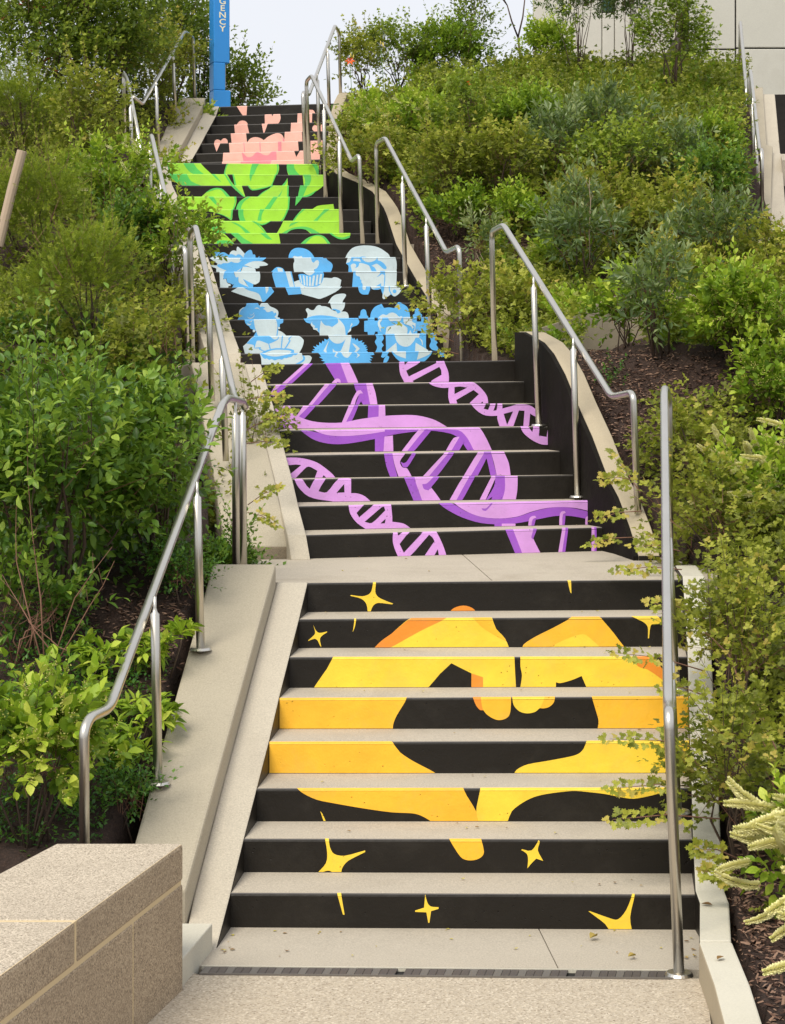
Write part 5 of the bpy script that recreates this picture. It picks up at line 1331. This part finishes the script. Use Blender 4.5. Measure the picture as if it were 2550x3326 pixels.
# ------------------------------------------------------------------ undergrowth on both banks
MULCH = [[(1285,600),(1440,600),(1440,700),(1285,700)], [(905,470),(1000,500),(1050,640),(1040,720),(930,640)], [(1215,690),(1400,720),(1420,860),(1340,1020),(1290,960)], [(1535,1820),(1650,1850),(1660,2010),(1560,2030)],
         [(735,180),(880,180),(880,222),(735,228)], [(170,1290),(420,1270),(430,1340),(380,1420),(300,1450),(200,1420)], [(1400,760),(1600,770),(1640,850),(1420,900)], [(1085,520),(1130,520),(1150,560),(1085,560)], [(1570,1980),(1690,1950),(1700,2200),(1650,2200)]]
def bank(name, label, n, xr, yr, kind, hmax, side, mat_=None, keep_mulch=True, tone=0, patch=None):
    tm, ll, nl, sl, mt, cov, spr, up = KIND[kind]
    y = rng.uniform(yr[0], yr[1], n * 4); f = rng.uniform(0, 1, n * 4)
    if side > 0: x0 = IN(y, RBD) + .4; x = x0 + f * (xr[1] - xr[0])
    else: x0 = IN(y, LB) - .4; x = x0 - f * (xr[1] - xr[0])
    p = np.stack([x, y, terr(x, y)], 1) * H; uo, vo = proj(p)
    ok = ((side < 0) | (y < 118) | (x < .175 * y)) & (uo > -260) & (uo < 2000) & (vo > -40) & (vo < 2260)
    if keep_mulch:
        for m_ in MULCH: ok &= ~inpoly(uo, vo, m_)
    if patch is not None:
        q = np.zeros(len(ok), bool)
        for m_ in patch: q |= inpoly(uo, vo, m_)
        ok &= q
    clump = np.sin(x * .9 + 1.3 * np.sin(y * .35)) * np.sin(y * .55 + x * .3) ; ok &= (clump > -.55) | (rng.uniform(size=len(ok)) < .35)
    p = p[ok][:n]; cl_ = clump[ok][:n]
    hz = hmax * (.35 + .65 * rng.uniform(0, 1, len(p))) * (.75 + .35 * cl_); p[:, 2] += hz * rng.uniform(.15, 1, len(p))
    d = unit(np.array([0, -.12, .55]) + rng.normal(0, .5, p.shape)); s = sl * rng.uniform(.6, 1.4, len(p))
    pos, ld, nn, L, t = sprigs(p, d, s, nl, ll, spr, up)
    tint = .36 + tone + np.repeat(rng.normal(0, .09, len(p)) + .10 * cl_, nl) + rng.normal(0, .08, len(pos))
    V, F, m_ = place(tm, pos, ld, nn, L); me = raw_mesh(name, V, F, tint=np.repeat(tint, m_)); o = obj(name, me, M[mat_ or mt])
    o['kind'] = 'stuff'; o['label'] = label; o['category'] = 'undergrowth'; return o
bank('sumac_undergrowth', 'olive and green sumac undergrowth spreading over the right bank', 9600, (0, 34), (84, 166), 'sumacfar', .34, 1)
bank('leafy_undergrowth', 'fresh green small leaved undergrowth among the right bank shrubs', 3000, (0, 34), (84, 166), 'brightfar', .30, 1, tone=-.1)
bank('sumac_undergrowth', 'olive sumac undergrowth between the lower right kerb and the photo edge', 1700, (0, 8), (50, 84), 'sumac', .22, 1)
bank('sumac_undergrowth', 'olive and green sumac undergrowth covering the left bank', 4200, (0, 18), (88, 166), 'sumacfar', .34, -1)
bank('leafy_undergrowth', 'dark green undergrowth below the left bank shrubs', 1700, (0, 12), (66, 100), 'dark', .22, -1)
bank('vinca_cover', 'glossy dark vinca ground cover on the left bed', 900, (0, 5.5), (53, 66), 'vinca', .10, -1)
bank('vinca_cover', 'glossy dark vinca patches on the right bank mulch', 620, (0, 22), (80, 112), 'vinca', .12, 1, keep_mulch=False, patch=[[(1060,500),(1190,500),(1200,650),(1100,680)], [(1240,800),(1330,790),(1340,850),(1250,850)], [(1300,960),(1400,960),(1400,1010),(1320,1020)], [(940,540),(975,540),(975,580),(940,580)], [(890,450),(960,450),(960,510),(900,510)]])
# mulch chips
def chip_stuff(n, poly, label):
    us = [q[0] for q in poly]; vs = [q[1] for q in poly]
    pts = []
    u = rng.uniform(min(us), max(us), n * 3); v = rng.uniform(min(vs), max(vs), n * 3); ok = inpoly(u, v, poly); u, v = u[ok][:n], v[ok][:n]
    # cast a coarse lattice of rays, jitter the rest around them
    for a, b in zip(u[:60], v[:60]): pts.append(hit(a, b))
    pts = np.array(pts); k = rng.integers(0, len(pts), n); p = pts[k] / H + np.stack([rng.normal(0, .8, n), rng.normal(0, 1.3, n), np.zeros(n)], 1); p[:, 2] = terr(p[:, 0], p[:, 1]) + .06
    d = rng.normal(0, 1, (n, 3)); d[:, 2] *= .25
    V, F, m_ = place((np.array([(-.16, 0, 0), (.16, 0, 0), (.12, 1, .1), (-.12, 1, .1), (0, .5, .22)]), np.array([(0, 1, 4), (1, 2, 4), (2, 3, 4), (3, 0, 4)])), p * H, d, np.array([[0, 0, 1.]]) + rng.normal(0, .3, (n, 3)), rng.uniform(.012, .038, n))
    o = obj('mulch_chips', raw_mesh('mulch_chips', V, F, tint=np.repeat(rng.uniform(.1, .95, n) ** 1.3, m_)), M['chip']); o['kind'] = 'stuff'; o['label'] = label; o['category'] = 'mulch'
for i, (pl_, lab) in enumerate(zip(MULCH[1:], ['shredded bark mulch beside the blue steps handrail', 'shredded bark mulch outside the curved wall cap', 'shredded bark mulch at the lower right kerb', 'shredded bark mulch below the crest shrubs', 'shredded bark mulch left of the raised band', 'shredded bark mulch under the bright budded shrub', 'shredded bark mulch patch on the right bank', 'shredded bark mulch below the sweetspires in the bottom right corner'])):
    chip_stuff(2600 if i < 2 else 1300, pl_, lab)

# ------------------------------------------------------------------ shrubs and trees, far to near
G = 'shrubs of the two banks'
def trunk_extra(path, r, m='bark', name='trunk'):
    def f(root, *a):
        pts = [P(x * 1.51786, y * 1.51786, Y) for x, y, Y in path]; bm = bmesh.new(); n = len(pts)
        tube(bm, rounded(pts, .2, 3), r, 8, rads=None if n < 2 else [r * (1 - .6 * i / (len(rounded(pts, .2, 3)) - 1)) for i in range(len(rounded(pts, .2, 3)))]); obj(name, bm, M[m], root)
    return f
def berries_extra(n):
    def f(root, cl, rl, rad, mid, org, dr, sln):
        sc = np.argsort(org[:, 1])[:n * 6]; i = rng.choice(sc, n); bm = bmesh.new()
        for k in i:
            for _ in range(3): bmesh.ops.create_icosphere(bm, subdivisions=1, radius=.009, matrix=Matrix.Translation(Vector(org[k] + rng.normal(0, .015, 3)) - Vector((0, .03, .02))))
        o = obj('berries', bm, M['berry'], root); o['kind'] = 'stuff'
    return f
plant('tree', 90, 330, 330, 420, 'large dense green tree with red berries in the top left corner', 150, cat='tree', name='tree', group=None, extra=multi(berries_extra(26), trunk_extra([(170,330,150),(185,200,150),(190,60,150)], .04)), tone=.02)
plant('tree', 235, 320, 230, 400, 'dark green tree left of the uppermost left handrail, touching the top edge', 154, cat='tree', name='tree', extra=trunk_extra([(240,320,154),(238,150,154),(245,30,154)], .035), tone=-.06)
plant('tree', 350, 250, 200, 330, 'dark tree with a rusty dead branch behind the uppermost left handrail', 168, cat='tree', name='tree', tone=-.08, dens=.9)
plant('tree', 508, 232, 165, 195, 'small tree with drooping leafy branches right behind the blue tower', 170, cat='tree', name='tree', dens=1.1, tone=-.02, shell=.3)
plant('tree', 425, 225, 110, 330, 'tall green tree just left of the blue tower', 172, cat='tree', name='tree', tone=-.06)
plant('sumacfar', 290, 330, 230, 210, 'olive sumac shrub behind the lower end of the uppermost left handrail', 158, tone=.05)
plant('sumacfar', 372, 290, 130, 180, 'yellowish sumac shrub filling the corner below the uppermost left handrail', 164, tone=.10)
plant('sweetfar', 425, 228, 70, 80, 'small white spiked sweetspire tuft at the foot of the blue tower', 161.5, name='flowering_shrub', extra=sweet_extra(16, .10, True, (.7, -.3, .2)), tone=.1)
plant('sumacfar', 190, 400, 220, 250, 'broad olive sumac shrub under the big berry tree', tone=-.02)
plant('thuja', 50, 340, 230, 210, 'feathery arborvitae at the left edge under the berry tree')
plant('sumacfar', 345, 440, 110, 120, 'sumac shrub with pale tips beside the green steps stringer', tone=.02)
plant('sweetfar', 235, 480, 260, 180, 'sweetspire shrub with many white flower spikes on the upper left bank', name='flowering_shrub', extra=sweet_extra(34, .11, True), tone=.02)
plant('dark', 285, 640, 170, 220, 'dark glossy shrub behind the arborvitae, left of the blue handrail top')
plant('thuja', 70, 600, 330, 300, 'tall arborvitae with reddish inner twigs at the left edge', extra=twig_extra([[(0,480,118),(120,420,116),(200,380,115)], [(40,560,112),(110,470,112),(128,420,112)], [(150,500,112),(220,450,112),(300,405,112)]], .005))
plant('thuja', 190, 760, 330, 320, 'wide drooping arborvitae above the broad leaved shrub', extra=twig_extra([[(60,700,104),(150,640,103),(235,600,102)], [(20,650,104),(120,655,103),(190,665,103)], [(180,640,104),(270,600,103),(330,575,102)]], .005))
plant('bright', 368, 640, 200, 230, 'yellow budded shrub leaning over the left end of the green steps', lean=(.12, -.1), leaf=.95, tone=.0, dens=.45, shell=.25, extra=multi(buds_extra(420, .006), twig_extra([[(285,600,118),(340,560,117),(410,545,116)]], .004)))
plant('sumacfar', 400, 850, 190, 290, 'tall sumac shrub behind the left handrail of the blue steps', tone=.03)
plant('sumacfar', 330, 830, 200, 180, 'olive sumac shrub between the arborvitae and the broad leaved shrub', tone=-.03)
s_ = plant('sumac', 545, 1130, 110, 330, 'narrow sumac trailing over the stringer of the purple steps', lean=(.02, -.05), tone=-.03, dens=.8)
for a, b in (((800,1300,81),(926,1289,80.5)), ((803,1395,80),(944,1343,79.5)), ((801,1440,80),(923,1447,79.5)), ((805,1640,78.5),(908,1587,78)), ((805,1665,78),(896,1706,77.8)), ((815,1240,84),(905,1195,84))): overhang(s_, [a, b])
# upper right bank
plant('sumacfar', 775, 200, 120, 130, 'left one of the crest shrubs, olive, beside the top right handrail', 164, tone=0)
plant('sumacgreen', 850, 200, 170, 150, 'rounded yellow green crest shrub with an orange daylily in front', 166, tone=-.02)
plant('brightfar', 950, 205, 190, 150, 'green crest shrub between the olive crest shrubs and the bare tree', 167, tone=-.16)
plant('tree', 1020, 195, 130, 210, 'airy tall shrub with sky showing through on the crest', 169, dens=.45, leaf=.8, shell=.2, lift=.1, tone=.0)
t_ = thing('bare_tree', 'leafless dark twiggy tree against the sky left of the building', 'tree', hit(1120, 190, 172))
bm = bmesh.new(); b0 = hit(1120, 200, 172); rnd = random.Random(5)
def grow(p, d, l, r, n):
    q = p + d * l; tube(bm, [p, p.lerp(q, .5) + Vector((rnd.uniform(-.02, .02), 0, 0)), q], r, 5, rads=[r, r * .85, r * .65])
    if n:
        for _ in range(2 if n > 2 else 3): grow(q, (d + Vector((rnd.uniform(-.75, .75), rnd.uniform(-.4, .4), rnd.uniform(-.15, .5)))).normalized(), l * rnd.uniform(.6, .85), r * .62, n - 1)
grow(Vector(b0), Vector((-.1, 0, 1)).normalized(), .75, .022, 6); o = obj('trunk', bm, M['dark_bark'] if 'dark_bark' in M else M['bark'], t_)
plant('brightfar', 1185, 215, 120, 140, 'vivid yellow green shrub in front of the building corner', 163, tone=.12)
plant('grey', 1240, 230, 170, 320, 'tall loose dark leaved shrub in front of the pale building wing', 158, dens=.75, shell=.2, leaf=.75, lift=.12, tone=-.1, stems=9, stemr=.004)
plant('grey', 1345, 235, 190, 310, 'loose upright shrub right of centre before the building window', 158, dens=.7, shell=.2, leaf=.75, lift=.12, tone=-.1, stems=9, stemr=.004)
plant('sumacgreen', 1445, 300, 180, 240, 'olive green rounded shrub under the slanting edge of the building', 150, tone=-.06)
plant('sumacfar', 745, 420, 120, 150, 'sumac shrub between the green steps and their right handrail', tone=.02)
plant('sweetfar', 790, 330, 150, 120, 'sweetspire covered in white spikes just right of the top right handrail', name='flowering_shrub', extra=sweet_extra(44, .11, True), tone=.1)
plant('sweetfar', 885, 330, 150, 130, 'second white spiked sweetspire, below the open mulch under the crest', name='flowering_shrub', extra=sweet_extra(40, .11, True), tone=.06)
plant('sumacfar', 810, 440, 200, 170, 'wide olive sumac behind the top end of the green handrail', tone=.02)
plant('sumacfar', 945, 450, 220, 190, 'broad olive sumac uphill of the bright green mound', tone=.0)
plant('sumacgreen', 1010, 330, 200, 150, 'green shrub with an orange daylily at its upper left', tone=-.02)
plant('sumacfar', 1075, 440, 200, 170, 'olive sumac left of the grey green viburnum', tone=.02)
plant('brightfar', 1130, 330, 190, 150, 'leafy green shrub below the vivid yellow one', tone=-.1)
plant('grey', 1190, 400, 190, 170, 'grey green viburnum high on the middle of the right bank')
plant('grey', 1300, 330, 210, 130, 'dull grey green viburnum below the loose upright shrub', tone=-.04)
plant('sumacgreen', 1320, 430, 210, 160, 'mid green shrub in the middle of the upper right bank')
plant('grey', 1420, 420, 170, 150, 'grey leaved viburnum uphill of the side stair handrail shrubs', tone=-.02)
plant('dark', 1515, 480, 150, 170, 'dense dark green shrub left of the side stairway handrails', tone=.08)
plant('brightfar', 1515, 360, 140, 110, 'light green feathery shrub top right beside the side stair rails', tone=-.06)
plant('brightfar', 975, 515, 130, 110, 'green shrub behind the lower end of the blue steps handrail', tone=-.12)
plant('brightfar', 1110, 505, 150, 90, 'bright green low mound above the middle mulch', tone=-.02)
plant('sumacfar', 1290, 540, 210, 170, 'olive sumac right of the large viburnum', tone=.02)
plant('grey', 1245, 625, 210, 260, 'large grey green viburnum in the centre of the right bank', extra=twig_extra([[(1262,560,112),(1264,430,112),(1262,380,112)]], .006, 'twig_pale'))
plant('sumacfar', 1430, 560, 220, 170, 'tan tipped sumac above the retaining wall', tone=.08)
plant('grey', 1535, 600, 180, 200, 'second large viburnum on the right, darker leaves', tone=-.03)
plant('sumacfar', 1650, 610, 170, 130, 'yellowing sumac at the right edge below the side stair', tone=.08)
plant('sumacfar', 1460, 650, 180, 130, 'yellow brown sumac just behind the retaining wall', tone=.10)
plant('sumacfar', 1655, 720, 160, 190, 'olive sumac at the right edge above the yellow budded shrub', tone=.04)
plant('grey', 1025, 600, 90, 110, 'small sapling on bare mulch with a pale leaning trunk', leaf=.75, dens=.7, lift=.25, stems=5, stemmat='twig_pale', tone=.12)
plant('brightfar', 1165, 600, 110, 70, 'bright tuft among dark vinca behind the purple handrail top', tone=0)
s_ = plant('sumacfar', 1010, 778, 230, 150, 'low sumac behind the landing between the blue and purple handrails', 104, tone=.06, dens=1.2)
for a, b in (((1480,1050,101),(1385,1058,101)), ((1475,1110,101),(1390,1085,101)), ((1490,1150,100),(1425,1150,100))): overhang(s_, [a, b], n=11)
plant('sumacfar', 955, 776, 150, 90, 'lowest sumac sprigs touching the right end of the blue steps', 100.5, tone=.03)
plant('sumacfar', 1130, 720, 160, 110, 'sumac spilling over the head of the curved wall', tone=.05)
plant('brightfar', 1225, 735, 120, 100, 'bright green shrub touching the curved wall cap', tone=.04)
plant('bright', 1335, 745, 160, 150, 'vivid green mound in front of the retaining wall', d_=.5, leaf=.9, tone=.0, extra=twig_extra([[(1340,700,101),(1335,600,101)], [(1352,700,101),(1345,610,101)]], .004))
plant('grey', 1415, 765, 170, 260, 'dark green sapling standing before the retaining wall', tone=-.02, leaf=.95, dens=.9, extra=twig_extra([[(1450,830,96),(1400,700,98),(1370,620,99)], [(1470,830,95),(1460,780,95),(1425,700,96)]], .006))
plant('bright', 1575, 800, 290, 220, 'large yellow green shrub dotted with yellow buds on the right', leaf=1.05, extra=buds_extra(520, .007), tone=.02)
plant('bright', 1668, 930, 160, 190, 'yellow budded shrub cut by the right edge, lower than the larger one', leaf=1.05, extra=buds_extra(260, .007), tone=-.02)
# lower right, near
plant('sumac', 1475, 1050, 170, 170, 'low sumac below the purple handrail end, right of the tall post', tone=.02, extra=twig_extra([[(1530,980,86),(1450,900,88),(1400,860,89)]], .005))
plant('sweet', 1635, 1160, 210, 210, 'sweetspire with curling white spikes at the right edge, mid height', name='flowering_shrub', extra=sweet_extra(50, .17), tone=.04)
plant('sumac', 1540, 1250, 290, 230, 'wide sumac beneath the mid height sweetspire', tone=.03)
s_ = plant('sumac', 1475, 1330, 150, 230, 'sumac leaning across the right end of the landing', tone=.03)
for a, b in (((2085,1660,76),(1930,1690,76)), ((2060,1745,75.5),(1915,1772,75.5)), ((2060,1560,77),(1955,1560,77)), ((2210,1790,70),(2060,1775,70)), ((2215,1850,68.5),(2003,1855,68.5)), ((2080,1600,77),(1980,1470,79))): overhang(s_, [a, b])
plant('sumac', 1580, 1560, 330, 330, 'big dense sumac on the right, halfway down the golden steps', tone=.0, indiv=60)
s_ = plant('sumac', 1600, 1860, 330, 380, 'lowest big sumac with twigs reaching over the pale kerb', tone=-.03, indiv=120, extra=twig_extra([[(1640,1760,56),(1660,1600,57),(1620,1500,58)], [(1660,1650,57),(1560,1400,60),(1480,1330,61)]], .005))
for a, b in (((2290,2010,61),(2120,1960,61)), ((2290,2180,59),(1997,2120,59)), ((2290,2260,58.5),(2150,2235,58)), ((2310,2440,56),(1980,2400,56)), ((2300,2560,55),(1990,2562,54.5)), ((2340,2660,54),(1990,2662,53.8)), ((2330,2520,55),(2190,2480,55)), ((2400,2790,53),(2260,2760,52.6)), ((2420,2880,52),(2290,2830,52))): overhang(s_, [a, b], n=18)
plant('sweet', 1725, 1980, 180, 280, 'sweetspire with long cream flower spikes beside the kerb, the upper of two', name='flowering_shrub', indiv=60, extra=sweet_extra(30, .185, side=(-.8, -.3, -.25)), tone=-.05, leaf=1.15)
plant('sweet', 1815, 2290, 220, 330, 'lower sweetspire with long cream flower spikes in the bottom right corner', 41.5, name='flowering_shrub', indiv=60, extra=sweet_extra(36, .185, side=(-.75, -.3, -.2)), tone=-.05, leaf=1.15)
# left, near
plant('broad', 130, 1330, 480, 620, 'huge dark broad leaved shrub at the left edge', indiv=240, d_=1.4, tone=.04, stems=14)
plant('broad', 335, 1230, 250, 390, 'broad leaved shrub whose tips cross the left handrails', indiv=160, d_=1.0, tone=.08, stems=12)
plant('dark', 480, 1180, 130, 250, 'dark vinca tangle behind the twin left handrail posts', 76, leaf=.6, tone=.02, dens=1.3)
plant('sumac', 500, 960, 120, 200, 'sumac clump between the broad leaved shrub and the purple stringer', 83, tone=-.02, dens=1.2)
plant('sumacfar', 366, 335, 70, 70, 'sumac sprigs lapping over the band beside the pink steps', 157, tone=.06)
plant('broad', 50, 1420, 210, 230, 'sparse shrub with long bare reddish twigs above the granite wall', indiv=60, dens=.6, leaf=.85, tone=.08, stemmat='twig', extra=twig_extra([[(95,1420,60),(70,1150,61),(58,900,61.5)], [(110,1420,60),(160,1280,60),(240,1170,60)], [(120,1420,60),(190,1300,60),(245,1200,60)], [(115,1400,59),(40,1290,59.5),(5,1230,60)], [(90,1420,60),(35,1200,61),(35,1080,61.5)], [(150,1395,59),(110,1370,59),(60,1330,59)]], .0042))
wl = [(215,1440,'pachysandra clump nearest the bare reddish twigs'), (290,1430,'pachysandra clump just below the bare mulch'), (365,1430,'pachysandra clump against the raised concrete band'), (240,1530,'pachysandra clump left of the middle handrail post'), (320,1560,'pachysandra clump around the middle handrail post'), (290,1650,'pachysandra clump behind the lower handrail bend'), (345,1680,'pachysandra clump right of the lowest post flange'), (230,1640,'pachysandra clump beside the yellow budded bush')]
for i, (a, b, lab) in enumerate(wl): plant('whorl', a, b + 25, 125, 105, lab, cat='ground cover', name='pachysandra', indiv=26, stems=4, flat_=1, d_=.35, tone=.02, lobes=9, group='pachysandra clumps')
plant('vinca', 270, 1800, 150, 130, 'small leaved glossy vinca spilling onto the raised band near the granite wall', cat='ground cover', name='vinca_plant', stems=3)
plant('vinca', 395, 1290, 130, 120, 'small leaved glossy vinca behind the upper flanged post', cat='ground cover', name='vinca_plant', stems=3)
plant('bright', 80, 1810, 330, 380, 'yellow budded bush with fresh green leaves above the granite wall', indiv=90, leaf=1.1, extra=buds_extra(520, .007), tone=-.03)
plant('thuja', 40, 520, 170, 130, 'small arborvitae clump at the foot of the wooden stake', 107)
# weathered stake
st = thing('wooden_stake', 'weathered grey wooden stake leaning in the left bank shrubs', 'stake', P(20 * 1.518, 450 * 1.518, 118))
bm = bmesh.new(); tube(bm, [P(-5, 800, 112), P(38, 620, 112), P(72, 490, 112)], .046, 10, smooth=False); bevel(obj('post', bm, M['wood'], st), .004)
# daylilies
def lily(label, uo, vo, Y, hgt, buds=2, fallen=0, blades=5, bloom=True):
    top = P(uo * 1.51786, vo * 1.51786, Y); base = top - Vector((random.uniform(-.05, .05), 0, hgt)); root = thing('daylily', label, 'flower', base)
    bm = bmesh.new(); tube(bm, [base, base.lerp(top, .5) + Vector((.02, 0, 0)), top], .004, 5); obj('stalk', bm, M['lf_green_flat'], root)
    if bloom:
        bm = bmesh.new()
        for k in range(6):
            a = k * math.pi / 3; d = Vector((math.cos(a), -.35, math.sin(a) * .8)); s = Vector((-math.sin(a), 0, math.cos(a))) * .014
            p0 = top; p1 = top + d * .035 + Vector((0, -.015, .01)); p2 = top + d * .070 + Vector((0, -.005, .0))
            v = [bm.verts.new(q) for q in (p0, p1 - s, p2, p1 + s)]; bm.faces.new(v)
        obj('bloom', bm, M['petal'], root)
    for k in range(buds):
        bm = bmesh.new(); q = top + Vector((random.uniform(-.05, .05), random.uniform(-.02, .02), random.uniform(.0, .05))); tube(bm, [q, q + Vector((random.uniform(-.01, .01), 0, .03)), q + Vector((0, 0, .06))], .006, 6, rads=[.004, .008, .003]); obj('bud', bm, M['bud_flat'], root)
    for k in range(blades):
        a = random.uniform(-1, 1); tip = base + Vector((a * .35, random.uniform(-.2, .1), .25)); m1 = base.lerp(tip, .5) + Vector((0, 0, .18)); w_ = Vector((0.009, .004, 0))
        bm = bmesh.new(); v = [bm.verts.new(q) for q in (base - w_, base + w_, m1 + w_ * .8, tip, m1 - w_ * .8)]; bm.faces.new(v); obj('blade', bm, M['lf_green_flat'], root)
M['lf_green_flat'] = flat('daylily_green', (.10, .20, .035), .5, srgb=False); M['bud_flat'] = flat('daylily_bud', (.62, .50, .10), .5, srgb=False)
lily('orange daylily in bloom at the left end of the crest shrubs', 749, 132, 160, .85)
lily('red orange daylily among the shrubs right of the crest mulch', 998, 182, 153, .6)
lily('unopened yellow daylily stalk further right on the crest', 815, 105, 160, .8, 3, bloom=False)
lily('budding daylily stalks beside the far right handrail', 1573, 232, 147, .7, 5, blades=3, bloom=False)

# ------------------------------------------------------------------ dry leaves on the concrete
lf = [(T_ELLW, 0), (T_SUMAC, 1), (T_ELL, 2)]
def dry(u, v, Y, s, label, group=None, curl=False):
    p = P(u, v, Y); a = random.uniform(0, 6.28); c = lf[random.randrange(3)][0] if not curl else T_ELLW
    V = c[0].copy() * s; V[:, 2] = np.abs(V[:, 0]) * (1.1 if curl else .5) + .002; V[:, 1] -= s / 2
    Q = np.array([[math.cos(a), -math.sin(a), 0], [math.sin(a), math.cos(a), 0], [0, 0, 1]]); V = V @ Q.T + np.array(p) + np.array([0, 0, .004])
    me = raw_mesh('dry_leaf', V, c[1], tint=np.full(len(c[1]), random.uniform(.1, .95))); o = obj('dry_leaf', me, M['dry']); o['label'] = label; o['category'] = 'leaf'
    if group: o['group'] = group
dry(1928, 3048, 52.4, .055, 'curled rust brown leaf on the apron below the lowest step', curl=True)
dry(2053, 3110, 50.6, .04, 'dark dead leaf near the tall post on the apron', curl=True)
for u, v, l in ((2290, 2895, 'orange brown leaf on the pale kerb wall beside the second step'), (2296, 2942, 'red brown leaf on the pale kerb wall beside the lowest step'), (2340, 3116, 'tan leaf on the lower length of the pale kerb wall')):
    Y = (EYE - .935) * FP / (v - HZ); dry(u, v, Y, .05, l)
LT = 'one of the small dry leaves scattered on the apron below the lowest step'
for i in range(46):
    u, v = random.choice([(random.gauss(1080, 190), random.uniform(3020, 3045)), (random.gauss(710, 28), random.gauss(3090, 22)), (random.gauss(2240, 30), random.uniform(3035, 3140)), (random.uniform(900, 2200), random.uniform(3020, 3120))])
    if v < 3022: v = 3026
    Y = EYE * FP / (v - HZ); 
    if abs(u - 1500) > 780: continue
    dry(u, v, Y, random.uniform(.010, .026), LT, 'dry leaves on the apron')
def tread_leaf(fl, k, label, grp, s=(.010, .024)):
    a, b = fl[k]['TL'].lerp(fl[k]['TR'], t := random.choice([random.uniform(.03, .97), random.uniform(.7, .97)])), fl[k + 1]['BL'].lerp(fl[k + 1]['BR'], t)
    p = a.lerp(b, random.uniform(.3, .93)); u = CX + FP * p.x / p.y; v = HZ - FP * (p.z - EYE * H) / p.y; dry(u, v, p.y / H, random.uniform(*s), label, grp)
for k in range(7):
    for i in range(7 - k // 2): tread_leaf(fg, k, 'one of the small dry leaves on the treads of the golden hands flight', 'dry leaves on the golden treads')
for k in range(4):
    for i in range(3): tread_leaf(fp, k, 'one of the small dry leaves on the lower treads of the DNA flight', 'dry leaves on the purple treads')
for i in range(14):
    u, v = random.uniform(1050, 2180), random.uniform(1800, 1880); Y = 68.3 + (1888 - v) / 80 * 10.8
    dry(u, v, Y, random.uniform(.010, .026), 'one of the small dry leaves on the landing above the golden flight', 'dry leaves on the landing')
